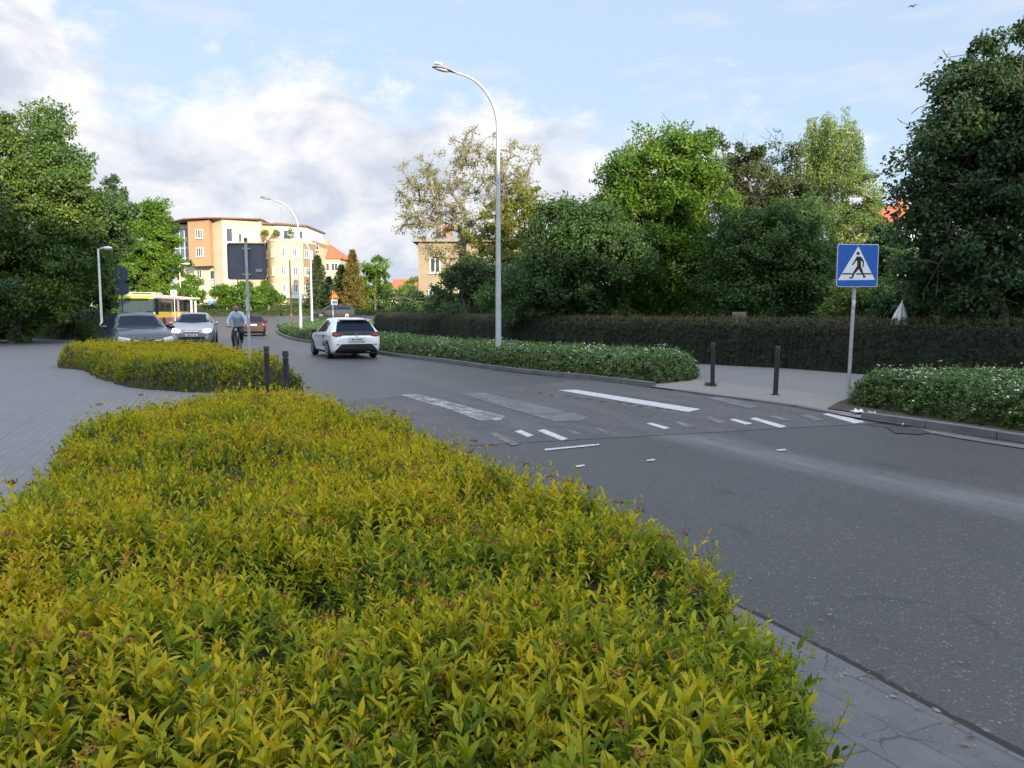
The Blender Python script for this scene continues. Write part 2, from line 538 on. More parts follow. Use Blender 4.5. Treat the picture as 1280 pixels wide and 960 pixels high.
        crk = M('MULTIPLY', mr(vc.outputs['Distance'], .003, .012, 1, 0), mr(noise(2.3, 2), .48, .6, 0, .85))
        c = mix(crk, c, (0.0221, 0.0232, 0.0263))
        c = mix(mr(noise(120, 3), .4, .7, .35, 0), c, (0.0588, 0.0615, 0.0657))
        l.new(c, b.inputs['Base Color']); b.inputs['Roughness'].default_value = .75
        nb = bump(f, -.9, .008, bump(noise(60, 5), .6, .008))
        l.new(nb, b.inputs['Normal'])
    elif kind == 'lawn':
        c = mix(mr(noise(.35, 5), .3, .7, 0, 1), (.055, .10, .02), (.10, .15, .035))
        c = mix(mr(noise(9, 6), .4, .7, 0, .6), c, (.03, .055, .015))
        l.new(c, b.inputs['Base Color']); b.inputs['Roughness'].default_value = .9
        l.new(bump(noise(14, 6), 1.0, .08), b.inputs['Normal'])
    elif kind == 'soil':
        c = mix(mr(noise(3, 6), .3, .7, 0, 1), (.035, .028, .02), (.075, .06, .045))
        l.new(c, b.inputs['Base Color']); b.inputs['Roughness'].default_value = .95
        l.new(bump(noise(30, 6), 1.0, .03), b.inputs['Normal'])
    elif kind == 'paint':
        al = mr(noise(5.5, 8, rot, .7), .42, .56, 1, .0)
        fi = mr(noise(55, 4), .38, .60, 1, .25)
        f = M('MULTIPLY', al, fi)
        c = mix(f, (.075, .075, .078), (.42, .42, .43))
        l.new(c, b.inputs['Base Color']); b.inputs['Roughness'].default_value = .6
        l.new(bump(noise(90, 4), .4, .004), b.inputs['Normal'])
    elif kind == 'paint_clean':
        f = mr(noise(16, 7, rot, .7), .50, .68, 1, .2)
        c = mix(f, (.08, .08, .083), (.47, .47, .48))
        l.new(c, b.inputs['Base Color']); b.inputs['Roughness'].default_value = .55
        l.new(bump(noise(90, 4), .4, .004), b.inputs['Normal'])
    elif kind == 'paint_ghost':
        al = mr(noise(3.5, 8, rot, .7), .40, .62, 1, .0); fi2 = mr(noise(60, 4), .40, .60, .9, .1)
        c = mix(M('MULTIPLY', al, fi2), (.066, .066, .069), (.20, .20, .205))
        l.new(c, b.inputs['Base Color']); b.inputs['Roughness'].default_value = .65
        l.new(bump(noise(90, 4), .4, .004), b.inputs['Normal'])
    elif kind == 'kerb_stone':
        c = mix(mr(noise(2.5, 6), .3, .7, 0, 1), (0.0917, 0.0936, 0.0979), (0.1411, 0.1426, 0.1446))
        c = mix(mr(noise(40, 4), .45, .7, 0, .5), c, (0.0564, 0.0576, 0.0593))
        l.new(c, b.inputs['Base Color']); b.inputs['Roughness'].default_value = .85
        l.new(bump(noise(50, 5), .5, .006), b.inputs['Normal'])
    MATS[kind] = m
    return m


for k in ('asphalt', 'sett_crossing', 'pavers', 'beige_pavers', 'slabs', 'lawn', 'soil', 'paint', 'paint_clean', 'paint_ghost', 'kerb_stone'):
    ground_mat(k)


# ------------------------------------------------------------------ curves of the street, in metres
def G2(u, v):
    p = gx(u, v); return (p.x, p.y)


RK = [(9.6, 2.4), (8.2, 5.1), G2(1280, 556), G2(1180, 540), G2(1080, 526), G2(985, 508), G2(880, 494), G2(830, 487), G2(735, 475), G2(640, 465.5), G2(550, 453), G2(470, 442.5), G2(400, 431), G2(362, 424)]
TIP = [G2(348, 418), G2(345, 413.5), G2(350, 409), G2(362, 405.5), (-19.6, 77), (-16, 81), (-11, 84), (4, 91), (30, 102)]
# smooth the right kerb line


def catmull(P, k=6):
    P = [Vector((p[0], p[1], 0)) for p in P]
    Q = [2 * P[0] - P[1]] + P + [2 * P[-1] - P[-2]]
    out = []
    for i in range(1, len(Q) - 2):
        for j in range(k):
            t = j / k
            a, b, c, d = Q[i - 1], Q[i], Q[i + 1], Q[i + 2]
            out.append(.5 * ((2 * b) + (c - a) * t + (2 * a - 5 * b + 4 * c - d) * t * t + (3 * b - a - 3 * c + d) * t ** 3))
    out.append(P[-1])
    return [(p.x, p.y) for p in out]


# the near road measured as a straight band, then the bend
RKC = catmull(RK + TIP, 5)
LK = [(5.2, -4.5), (3.05, -.2), G2(1269, 953), G2(961, 786), (-.2, 7.0), (-1.75, 10.2), (-3.35, 13.3), (-4.75, 16.0), (-6.9, 19.6), (-9.5, 23.4), (-12.6, 28.0), (-16.0, 33.0), (-19.8, 38.5), (-24.5, 46), (-31, 57), (-46, 72), (-75, 84)]
LKC = catmull(LK, 5)


def sheet(name, poly, z, m, kind='structure', follow=True, step=4.0):
    """ground polygon that follows the terrain"""
    bm = bmesh.new()
    vs = [bm.verts.new((p[0], p[1], 0)) for p in poly]
    bm.faces.new(vs)
    if follow:
        ys = [p[1] for p in poly]
        y = 48.0
        while y < max(ys):
            if y > min(ys):
                geom = bm.verts[:] + bm.edges[:] + bm.faces[:]
                bmesh.ops.bisect_plane(bm, geom=geom, plane_co=(0, y, 0), plane_no=(0, 1, 0))
            y += step
    bmesh.ops.triangulate(bm, faces=bm.faces)
    for v in bm.verts: v.co.z = z + gz(v.co.x, v.co.y)
    bmesh.ops.recalc_face_normals(bm, faces=bm.faces)
    for f in bm.faces:
        if f.normal.z < 0: f.normal_flip()
    me = bpy.data.meshes.new(name); bm.to_mesh(me); bm.free()
    o = link_mesh(name, me, m)
    if kind: o['kind'] = kind
    return o


# ground : one big grid that follows the terrain out to the horizon
xs = np.concatenate([[-1500, -700, -350], np.linspace(-200, 200, 21), [350, 700, 1500]])
ys = np.concatenate([[-1200, -500, -200, -80, -30, 0, 25, 48], np.arange(52, 116, 4), [130, 160, 220, 350, 700, 2000]])
V = np.array([(x, y, gz(x, y) - .06) for y in ys for x in xs])
nx = len(xs)
F = np.array([(j * nx + i, j * nx + i + 1, (j + 1) * nx + i + 1, (j + 1) * nx + i) for j in range(len(ys) - 1) for i in range(nx - 1)])
g = link_mesh('ground', np_mesh('ground', V, F), MATS['lawn']); g['kind'] = 'structure'

# road : everything between the left kerb line, far verge and the right kerb line
far = [(-75, 92), G2(200, 400.5) if False else (-47, 96), (-30, 98), (-14, 101), (2, 107), (22, 117), (30, 118)]
road_poly = LKC + far + list(reversed(RKC))
sheet('road', road_poly, 0.0, MATS['asphalt'])
# raised block-paved crossing between the asphalt joints
A = [(.05, 6.5), (-1.75, 10.2), (-3.2, 13.0), (-4.25, 15.0)]


def seg_at(P, y):
    for a, b in zip(P[:-1], P[1:]):
        if (a[1] - y) * (b[1] - y) <= 0 and a[1] != b[1]:
            t = (y - a[1]) / (b[1] - a[1]); return (a[0] + t * (b[0] - a[0]), y)


cL = [p for p in LKC if 8.3 < p[1] < 13.6]
cR = [p for p in RKC if 10.9 < p[1] < 18.0]
cross_poly = cL + list(reversed(cR))
sheet('crossing_paving', cross_poly, .004, MATS['sett_crossing'])

# pavements
left_pave = [(-9, -6), (3.3, -6)] + [p for p in LKC if -4 < p[1] < 24.5] + [(-14.6, 26.5), (-17.5, 31), (-19.6, 35.5), (-21.8, 40), (-27, 49), (-32.5, 58), (-34.5, 58), (-27.3, 41), (-19, 20), (-13.5, 4)]
sheet('left_pavement', left_pave, .03, MATS['pavers'])
near_strip = [(1.05, -2.4), (3.9, -2.2)] + [p for p in LKC if -1.5 < p[1] < 8.0]
off = [(p[0] - 1.15 * NDIR[0], p[1] - 1.15 * NDIR[1]) for p in LKC if -1.5 < p[1] < 8.0]
sheet('concrete_slab_strip', [p for p in LKC if -1.5 < p[1] < 8.0] + list(reversed(off)), .036 if False else .034, MATS['slabs'])


def offset_line(P, d):
    out = []
    for i, p in enumerate(P):
        a = Vector(P[max(i - 1, 0)]); b = Vector(P[min(i + 1, len(P) - 1)])
        t = (b - a).normalized(); nrm = Vector((t.y, -t.x))
        out.append((p[0] + nrm.x * d, p[1] + nrm.y * d))
    return out


RKnear = [p for p in RKC if p[1] < 46 and p[0] > -16]
right_pave = RKnear + list(reversed(offset_line(RKnear, 6.4)))
sheet('right_pavement', right_pave, .03, MATS['beige_pavers'])


def kerb(name, P, w, z1, m, side=1, gap=.012, L=1.0, step=1.0):
    """a run of kerb stones with open joints"""
    mb = MB()
    pts = [Vector(p) for p in P]
    # resample
    acc = [0]
    for a, b in zip(pts[:-1], pts[1:]): acc.append(acc[-1] + (b - a).length)
    def pos(s):
        for i in range(len(pts) - 1):
            if acc[i + 1] >= s: return pts[i].lerp(pts[i + 1], (s - acc[i]) / max(acc[i + 1] - acc[i], 1e-6))
        return pts[-1]
    s = 0
    while s + L <= acc[-1]:
        a = pos(s + gap / 2); b = pos(s + L - gap / 2)
        t = (b - a).normalized(); nrm = Vector((t.y, -t.x)) * side
        dz = random.uniform(-.004, .004)
        q = [a, b, b + nrm * w, a + nrm * w]
        V = [(p.x, p.y, gz(p.x, p.y) - .05) for p in q] + [(p.x + (.01 * nrm.x if k < 2 else 0), p.y + (.01 * nrm.y if k < 2 else 0), gz(p.x, p.y) + z1 + dz) for k, p in enumerate(q)]
        mb.add(V, [(0, 1, 2, 3), (4, 5, 6, 7), (0, 1, 5, 4), (1, 2, 6, 5), (2, 3, 7, 6), (3, 0, 4, 7)])
        s += L * step
    o = mb.build(name, m)
    o['kind'] = 'structure'
    return o


kerb('right_kerb', [p for p in RKC if 15.9 < p[1] < 95 and p[0] < 3.2 and p[0] > -30], .15, .11, MATS['kerb_stone'])
kerb('right_kerb', [p for p in RKC if p[1] < 11.6 and p[0] > 4.8], .15, .11, MATS['kerb_stone'])
kerb('right_kerb', [p for p in RKC if 11.6 <= p[1] <= 16.2 and p[0] > 2.9], .15, .034, MATS['kerb_stone'])
kerb('left_kerb', [p for p in LKC if 8.0 < p[1] < 24.0], .15, .040, MATS['kerb_stone'], side=-1)
# light gutter slabs in front of the right kerb near the camera
gut = [p for p in RKC if p[1] < 10.6 and p[0] > 5]
sheet('gutter', gut + list(reversed(offset_line(gut, -.28))), .006, MATS['kerb_stone'])

# road markings: polygons on the road, from their places in the photograph
def marking(name, px, m):
    pts = [G2(u, v) for u, v in px]
    o = sheet(name, pts, .0085, MATS[m])
    return o


marking('road_marking', [(697, 488), (720, 487.5), (876, 512), (860, 515.5), (790, 504)], 'paint_clean')
marking('road_marking', [(499, 494), (524, 493), (632, 521), (626, 526.5), (600, 526), (560, 512)], 'paint')
marking('road_marking', [(576, 493), (604, 491), (738, 522), (722, 528), (690, 527), (640, 512)], 'paint_ghost')
for q in ([(643, 540), (651, 538), (667, 545), (660, 547)],
          [(672, 539), (680, 537), (710, 549), (702, 551.5)],
          [(808, 530), (814, 529), (838, 535.5), (830, 537)],
          [(911, 525), (918, 524), (941, 530), (932, 531.5)],
          [(937, 524), (944, 522.5), (984, 533.5), (975, 535.5)],
          [(1028, 518), (1040, 516.5), (1082, 528), (1068, 530)]):
    marking('road_marking', q, 'paint_clean')
for q in ([(612, 543), (620, 541), (650, 556), (640, 558)], [(706, 538), (714, 537), (726, 543), (718, 544)],
          [(742, 536), (748, 535), (764, 542), (757, 543)], [(960, 521), (970, 520), (990, 526), (980, 527)], [(1000, 520), (1010, 518), (1030, 525), (1018, 527)],
          [(880, 522), (888, 521), (908, 528), (898, 530)], [(842, 528), (850, 527), (870, 534), (860, 536)],
          [(880, 497), (905, 496), (948, 508), (936, 511)]):
    marking('road_marking', q, 'paint_ghost')
for q in ([(719, 583), (730, 581.5), (732, 583), (721, 585)], [(807, 576), (817, 574.5), (820, 576), (809, 577.5)],
          [(969, 563), (981, 562), (984, 563.5), (972, 564.5)], [(680, 562), (748, 555.5), (750, 557), (682, 564)]):
    marking('road_marking', q, 'paint_clean')
# tar joints either side of the raised crossing, and beside the near kerb
def strip_line(name, P, w, m, z):
    a = offset_line(P, w / 2); b = offset_line(P, -w / 2)
    return sheet(name, a + list(reversed(b)), z, m)


tar = mat('tar_joint', (.018, .018, .02), .8, bump=(60, .6))
jag = []
for i, p in enumerate(catmull([q for q in LKC if .2 < q[1] < 7.0], 7)):
    d = .052 + random.uniform(-.013, .013)
    jag.append((p[0] + NDIR[0] * d, p[1] + NDIR[1] * d))
strip_line('road_edge_joint', jag, .05, tar, .0105)
strip_line('road_edge_joint', [(p[0], p[1]) for p in offset_line([q for q in RKC if q[1] < 11.2 and q[0] > 4.9], -.30)], .03, tar, .0105)
sheet('drain_patch', [G2(1105, 533), G2(1150, 537), G2(1162, 541), G2(1150, 544), G2(1118, 542)], .011, mat('drain_iron', (.035, .035, .037), .6, bump=(80, 1)))
# worn dark hollows between the setts along the long stripe, darker patches of old repairs
rp = random.Random(77)
for k in range(13):
    t = k / 12
    u = 655 + 195 * t + rp.uniform(-3, 3); v = 489 + 24.5 * t + rp.uniform(-.8, .8)
    w = rp.uniform(4, 8)
    strip_line('worn_hollow', [G2(u, v), G2(u + w * .5, v + .5 + rp.uniform(-.2, .2)), G2(u + w, v + 1.0)], rp.uniform(.05, .09), tar, .0075)
# soil of the beds
# ------------------------------------------------------------------ vegetation
def unit(v):
    return v / np.maximum(np.linalg.norm(v, axis=-1, keepdims=True), 1e-9)


def leaf_quads(P, D, Nn, L, W):
    """flat rhombic leaves; P base, D direction, Nn normal"""
    S = unit(np.cross(D, Nn))
    n = len(P)
    L = L[:, None]; W = W[:, None]
    V = np.stack([P, P + D * L * .45 + S * W / 2, P + D * L, P + D * L * .45 - S * W / 2], 1).reshape(-1, 3)
    F = np.arange(4 * n).reshape(n, 4)
    return V, F


def leaf_folded(P, D, Nn, L, W, curl=.12):
    """lanceolate blade folded along its midrib with a bent tip: 6 triangles"""
    S = unit(np.cross(D, Nn))
    n = len(P)
    L = L[:, None]; W = W[:, None]
    up = Nn
    b = P
    l1 = P + D * L * .28 + S * W * .42 + up * W * .20; r1 = P + D * L * .28 - S * W * .42 + up * W * .20
    m1 = P + D * L * .30
    l2 = P + D * L * .62 + S * W * .40 + up * W * .16 - up * L * curl * .3; r2 = P + D * L * .62 - S * W * .40 + up * W * .16 - up * L * curl * .3
    m2 = P + D * L * .64 - up * L * curl * .35
    t = P + D * L * .97 - up * L * curl
    V = np.stack([b, l1, m1, r1, l2, m2, r2, t], 1).reshape(-1, 3)
    tri = np.array([(0, 1, 2), (0, 2, 3), (1, 4, 5), (1, 5, 2), (2, 5, 6), (2, 6, 3), (4, 7, 5), (5, 7, 6)])
    F = (np.arange(n)[:, None, None] * 8 + tri[None]).reshape(-1, 3)
    return V, F, 8


def poly_sdf(X, Y, poly):
    """distance inside a polygon (positive in)"""
    P = np.array(poly)
    d = np.full(X.shape, 1e9); inside = np.zeros(X.shape, bool)
    for i in range(len(P)):
        a, b = P[i - 1], P[i]
        e = b - a; w0, w1 = X - a[0], Y - a[1]
        t = np.clip((w0 * e[0] + w1 * e[1]) / (e @ e + 1e-12), 0, 1)
        d = np.minimum(d, np.hypot(w0 - t * e[0], w1 - t * e[1]))
        c = ((a[1] > Y) != (b[1] > Y)) & (X < (b[0] - a[0]) * (Y - a[1]) / (b[1] - a[1] + 1e-12) + a[0])
        inside ^= c
    return np.where(inside, d, -d)


def vnoise(X, Y, s, seed=0):
    r = np.random.default_rng(seed)
    out = np.zeros_like(X)
    for k in range(7):
        a = r.uniform(0, 2 * np.pi); f = s * r.uniform(.6, 1.7)
        out += np.sin((X * np.cos(a) + Y * np.sin(a)) * f + r.uniform(0, 6.28)) * r.uniform(.5, 1)
    return out / 4.2


def mound(poly, h, roll, cell, lump=.25, lump_r=.6, base=.0, seed=1, hfun=None, spacing=1.25):
    """height field of a planted mass: domes of single shrubs, rounded at the edges. -> grid points, heights, normals"""
    P = np.array(poly)
    x0, y0 = P.min(0); x1, y1 = P.max(0)
    xs = np.arange(x0 - .02, x1 + cell, cell); ys = np.arange(y0 - .02, y1 + cell, cell)
    X, Y = np.meshgrid(xs, ys)
    d = poly_sdf(X, Y, poly)
    r = np.random.default_rng(seed)
    # wavy outline
    d = d + .10 * vnoise(X, Y, 3.2 / max(lump_r, .3), seed + 5)
    e = np.clip(d / roll, 0, 1)
    edge = np.sqrt(1 - (1 - e) ** 2)
    dome = np.zeros_like(X)
    if lump > 0:
        sp = lump_r * spacing
        for cx in np.arange(x0, x1 + sp, sp):
            for cy in np.arange(y0, y1 + sp, sp):
                ax, ay = cx + r.uniform(-.35, .35) * sp, cy + r.uniform(-.35, .35) * sp
                rr = lump_r * r.uniform(.9, 1.35); hh = r.uniform(.8, 1.0)
                q = np.hypot(X - ax, Y - ay) / rr
                dome = np.maximum(dome, hh * np.sqrt(np.clip(1 - q * q, 0, 1)))
    H = h * edge * ((1 - lump) + lump * dome) * (1 + .05 * vnoise(X, Y, 9.0, seed + 9))
    if hfun is not None: H = H * hfun(X, Y)
    H = np.where(d > 0, H, -.3)
    return X, Y, H, d


def terrain_np(X, Y):
    t = np.clip((Y - 50) / 60, 0, 1)
    return .9 * t * t * (3 - 2 * t)


def grid_tris(X, Y, H, d):
    ny, nx = X.shape
    Z = H + terrain_np(X, Y)
    V = np.stack([X, Y, Z], -1).reshape(-1, 3)
    idx = np.arange(ny * nx).reshape(ny, nx)
    a, b, c, e = idx[:-1, :-1].ravel(), idx[:-1, 1:].ravel(), idx[1:, 1:].ravel(), idx[1:, :-1].ravel()
    ok = (np.maximum.reduce([d.ravel()[a], d.ravel()[b], d.ravel()[c], d.ravel()[e]]) > 0)
    return V, np.stack([a[ok], b[ok], c[ok], e[ok]], 1)


def sample_surface(V, F, dens, r, wfun=None):
    T = np.concatenate([F[:, [0, 1, 2]], F[:, [0, 2, 3]]])
    A, B, C = V[T[:, 0]], V[T[:, 1]], V[T[:, 2]]
    N = np.cross(B - A, C - A)
    ar = np.linalg.norm(N, axis=1) / 2
    w = ar * (dens if np.isscalar(dens) else dens((A + B + C) / 3))
    cnt = r.poisson(w)
    i = np.repeat(np.arange(len(T)), cnt)
    u, v = r.random(len(i)), r.random(len(i))
    fl = u + v > 1; u[fl], v[fl] = 1 - u[fl], 1 - v[fl]
    P = A[i] + (B[i] - A[i]) * u[:, None] + (C[i] - A[i]) * v[:, None]
    return P, unit(N[i])


def shoots(P, N, r, n_leaf=12, length=.16, leafL=.055, leafW=.017, upness=1.0, detail_y=None, spread=(70, 28), sink=.10, tall=.12):
    """leafy twigs; returns leaf base, direction, normal, length, width, height fraction"""
    n = len(P)
    A = unit(N * .65 + np.array([0, 0, 1.0]) * upness + r.normal(0, .22, (n, 3)))
    Ls = length * r.uniform(.65, 1.25, n) * np.where(r.random(n) < tall, 1.6, 1)
    base = P - A * sink
    f = np.tile(np.linspace(.12, 1, n_leaf), (n, 1)) + r.uniform(-.03, .03, (n, n_leaf))
    az = np.arange(n_leaf)[None] * 2.399 + r.uniform(0, 6.28, (n, 1)) + r.normal(0, .25, (n, n_leaf))
    ang = np.radians(spread[0] + (spread[1] - spread[0]) * f + r.normal(0, 9, f.shape))
    t1 = unit(np.cross(A, np.array([.3, .9, .1]))); t2 = np.cross(A, t1)
    side = t1[:, None] * np.cos(az)[..., None] + t2[:, None] * np.sin(az)[..., None]
    D = unit(A[:, None] * np.cos(ang)[..., None] + side * np.sin(ang)[..., None])
    Nn = unit(A[:, None] * np.sin(ang)[..., None] - side * np.cos(ang)[..., None])
    PB = base[:, None] + A[:, None] * (Ls[:, None] * f)[..., None]
    size = (1.0 - .45 * f ** 3) * r.uniform(.6, 1.3, f.shape) * r.uniform(.55, 1.3, (n, 1))
    L = leafL * size; W = leafW * size * r.uniform(.85, 1.2, f.shape)
    return PB.reshape(-1, 3), D.reshape(-1, 3), Nn.reshape(-1, 3), L.ravel(), W.ravel(), f.ravel(), (base, base + A * Ls[:, None], A)


def merge(parts):
    Vs = []; Fs = []; Rs = []; o = 0
    for V, F, rr in parts:
        Vs.append(V); Fs.append(F + o); Rs.append(rr); o += len(V)
    return np.concatenate(Vs), np.concatenate(Fs), np.concatenate(Rs)


def quads_to_tris(F):
    return np.concatenate([F[:, [0, 1, 2]], F[:, [0, 2, 3]]])


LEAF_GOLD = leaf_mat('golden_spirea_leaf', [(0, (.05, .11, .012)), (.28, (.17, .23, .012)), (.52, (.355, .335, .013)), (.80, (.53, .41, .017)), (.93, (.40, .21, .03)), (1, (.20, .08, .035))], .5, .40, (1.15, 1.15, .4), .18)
CORE_DARK = mat('twig_core_shade', (.034, .034, .013), .9, bump=(20, 1))  # inner twigs, coloured dark so the gaps read as deep shade
STEM = mat('reddish_stem', (.10, .055, .025), .7)
SEED = mat('dried_flower_brown', (.20, .085, .022), .85, noise=(40, .3))


def spirea(name, poly, h, label, seed, cam_near=True, roll=.35, lump=.30, hfun=None, dens_mul=1.0):
    root = empty(name, (float(np.mean([p[0] for p in poly])), float(np.mean([p[1] for p in poly])), 0), label=label, cat='hedge', group='golden spirea hedges beside the road')
    c0 = Vector(root.location)
    r = np.random.default_rng(seed)
    X, Y, H, d = mound(poly, h - .05, roll, .07, lump, .50, seed=seed, hfun=hfun, spacing=1.55)
    V, F = grid_tris(X, Y, H, d)
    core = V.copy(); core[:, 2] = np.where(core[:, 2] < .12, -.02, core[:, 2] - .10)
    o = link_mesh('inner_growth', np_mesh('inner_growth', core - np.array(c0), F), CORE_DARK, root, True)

    def dens(C):
        dist = np.hypot(C[:, 0], C[:, 1])
        low = np.clip(C[:, 2] / .12, 0.6, 1)
        pn = np.clip(.62 + .75 * vnoise(C[:, 0], C[:, 1], 6.5, seed + 11), .42, 1)
        return dens_mul * low * np.where(dist < 8, pn, .5 + .5 * pn) * 1.12 * np.interp(dist, [0, 2.5, 5, 9, 14, 25], [720, 720, 760, 540, 350, 200])
    P, N = sample_surface(V, F, dens, r)
    keep = P[:, 2] > .02
    P, N = P[keep], N[keep]
    dist = np.hypot(P[:, 0], P[:, 1])
    parts = []; tips = []
    tone = .19 * vnoise(P[:, 0], P[:, 1], 2.4, seed + 3) + .12 * vnoise(P[:, 0], P[:, 1], 7, seed + 4)
    for lo, hi, nl, L, W, det in ((0, 2.4, 16, .066, .0215, True), (2.4, 4.2, 14, .055, .0185, True), (4.2, 8, 12, .047, .018, False), (8, 60, 10, .055, .022, False)):
        k = (dist >= lo) & (dist < hi)
        if not k.any(): continue
        p, nn, tn = P[k], N[k], tone[k]
        PB, D, NL, LL, WW, f, st = shoots(p, nn, r, nl, .17 if det else .15, L, W)
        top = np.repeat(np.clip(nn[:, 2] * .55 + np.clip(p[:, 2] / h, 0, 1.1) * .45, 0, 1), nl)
        kind = np.repeat(r.normal(0, .13, len(p)) + tn - .17 * np.exp(-(dist[k] / 2.9) ** 2), nl)  # leaves near the viewer toned darker, standing in for shade between shoots
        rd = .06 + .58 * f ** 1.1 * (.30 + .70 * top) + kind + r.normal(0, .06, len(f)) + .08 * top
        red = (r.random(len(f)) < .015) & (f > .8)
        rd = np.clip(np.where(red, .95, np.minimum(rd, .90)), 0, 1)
        if det:
            v, ff, m = leaf_folded(PB, D, NL, LL, WW, .18)
            parts.append((v, ff, np.repeat(rd, 8)))
        else:
            v, ff = leaf_quads(PB, D, NL, LL, WW)
            parts.append((v, quads_to_tris(ff), np.tile(rd, 2)))
        tips.append(st)
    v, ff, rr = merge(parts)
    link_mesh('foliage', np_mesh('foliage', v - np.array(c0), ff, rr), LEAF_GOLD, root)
    # stems of the near shoots
    b, t, A = tips[0]
    k = np.hypot(b[:, 0], b[:, 1]) < 4.5
    b, t = b[k], t[k]
    if len(b):
        v, ff = frusta(b - np.array([0, 0, .05]), t, np.full(len(b), .0016), np.full(len(b), .0009), 3)
        link_mesh('stems', np_mesh('stems', v - np.array(c0), ff), STEM, root)
    # brown dried flower heads on some tips, nearest ones made of many small florets
    bt = np.concatenate([x[1] for x in tips]); ba = np.concatenate([x[2] for x in tips]); bb = np.concatenate([x[0] for x in tips])
    dd = np.hypot(bt[:, 0], bt[:, 1])
    k = r.random(len(bt)) < np.interp(dd, [0, 4, 10, 25], [.045, .05, .035, .02])
    k &= ba[:, 2] > .5
    bt, ba, dd = bt[k], ba[k], dd[k]
    parts = []
    bt = bt + ba * .02
    nf = 26
    for j in range(nf):
        a = r.uniform(0, 6.28, len(bt)); q = np.sqrt(r.random(len(bt))) * .021 * np.interp(dd, [0, 5, 20], [1, 1.2, 1.6])
        c = bt + np.stack([np.cos(a) * q, np.sin(a) * q, r.uniform(-.006, .008, len(bt))], 1)
        D = unit(r.normal(0, 1, (len(bt), 3)) + np.array([0, 0, .7])); N_ = unit(r.normal(0, 1, (len(bt), 3)))
        s = np.interp(dd, [0, 5, 20], [.0085, .012, .02]) * r.uniform(.7, 1.3, len(bt))
        v, ff = leaf_quads(c, D, N_, s, s * .8)
        parts.append((v, ff, np.zeros(len(ff))))
    v, ff, rr = merge(parts)
    fo = link_mesh('flower_heads', np_mesh('flower_heads', v - np.array(c0), ff), SEED, root)
    fo['kind'] = 'stuff'
    return root


def frusta(P0, P1, r0, r1, n=5):
    D = unit(P1 - P0)
    a = np.where(np.abs(D[:, :1]) < .8, np.array([[1., 0, 0]]), np.array([[0, 1., 0]]))
    s = unit(np.cross(D, a)); t = np.cross(D, s)
    an = np.arange(n) * 2 * np.pi / n
    ring = s[:, None] * np.cos(an)[None, :, None] + t[:, None] * np.sin(an)[None, :, None]
    V0 = P0[:, None] + ring * r0[:, None, None]; V1 = P1[:, None] + ring * r1[:, None, None]
    V = np.concatenate([V0, V1], 1).reshape(-1, 3)
    k = np.arange(n); k2 = (k + 1) % n
    q = np.stack([k, k2, k2 + n, k + n], 1)
    F = (np.arange(len(P0))[:, None, None] * 2 * n + q[None]).reshape(-1, 4)
    return V, F


def bed(name, poly, h, label, cat, leafm, seed, roll=.3, lump=.3, lump_r=.6, leafL=.06, leafW=.03, dens=160, n_leaf=8, group=None, upness=.7,
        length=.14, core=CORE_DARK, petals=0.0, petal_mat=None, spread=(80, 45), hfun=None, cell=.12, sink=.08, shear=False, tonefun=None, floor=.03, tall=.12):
    root = empty(name, (float(np.mean([p[0] for p in poly])), float(np.mean([p[1] for p in poly])), 0), label=label, cat=cat, group=group)
    c0 = np.array(root.location)
    r = np.random.default_rng(seed)
    X, Y, H, d = mound(poly, h, roll, cell, lump, lump_r, seed=seed, hfun=hfun)
    V, F = grid_tris(X, Y, H, d)
    tz = terrain_np(V[:, 0], V[:, 1])
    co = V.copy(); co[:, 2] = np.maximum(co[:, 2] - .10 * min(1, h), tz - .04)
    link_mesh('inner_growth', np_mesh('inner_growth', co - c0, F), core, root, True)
    P, N = sample_surface(V, F, dens, r)
    z = P[:, 2] - terrain_np(P[:, 0], P[:, 1])
    P, N, z = P[z > floor], N[z > floor], z[z > floor]
    PB, D, NL, LL, WW, f, st = shoots(P, N, r, n_leaf, length, leafL, leafW, upness, spread=spread, sink=sink, tall=tall)
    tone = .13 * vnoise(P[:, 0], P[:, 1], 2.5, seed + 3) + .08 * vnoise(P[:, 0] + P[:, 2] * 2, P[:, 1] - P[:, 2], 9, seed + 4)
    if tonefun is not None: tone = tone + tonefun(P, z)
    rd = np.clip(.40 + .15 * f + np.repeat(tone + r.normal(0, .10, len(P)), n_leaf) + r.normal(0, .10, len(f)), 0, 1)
    v, ff = leaf_quads(PB, D, NL, LL, WW)
    link_mesh('foliage', np_mesh('foliage', v - c0, ff, rd), leafm, root)
    if petals:
        k = (r.random(len(P)) < petals * np.clip(.55 + 1.3 * vnoise(P[:, 0], P[:, 1], 4.5, seed + 8), .05, 1.8)) & (N[:, 2] > .25)
        bt = st[1][k]
        parts = []
        for j in range(5):
            c = bt + r.normal(0, .022, bt.shape) * np.array([1, 1, .4]) + np.array([0, 0, .02])
            Dd = unit(r.normal(0, 1, bt.shape) * np.array([1, 1, .4])); s = r.uniform(.022, .042, len(bt))
            v, ff = leaf_quads(c - Dd * s[:, None] / 2, Dd, np.tile([0, 0, 1.], (len(bt), 1)) + r.normal(0, .2, bt.shape), s, s * .9)
            parts.append((v, ff, np.zeros(len(ff))))
        v, ff, rr = merge(parts)
        fo = link_mesh('blossoms', np_mesh('blossoms', v - c0, ff), petal_mat, root); fo['kind'] = 'stuff'
    return root


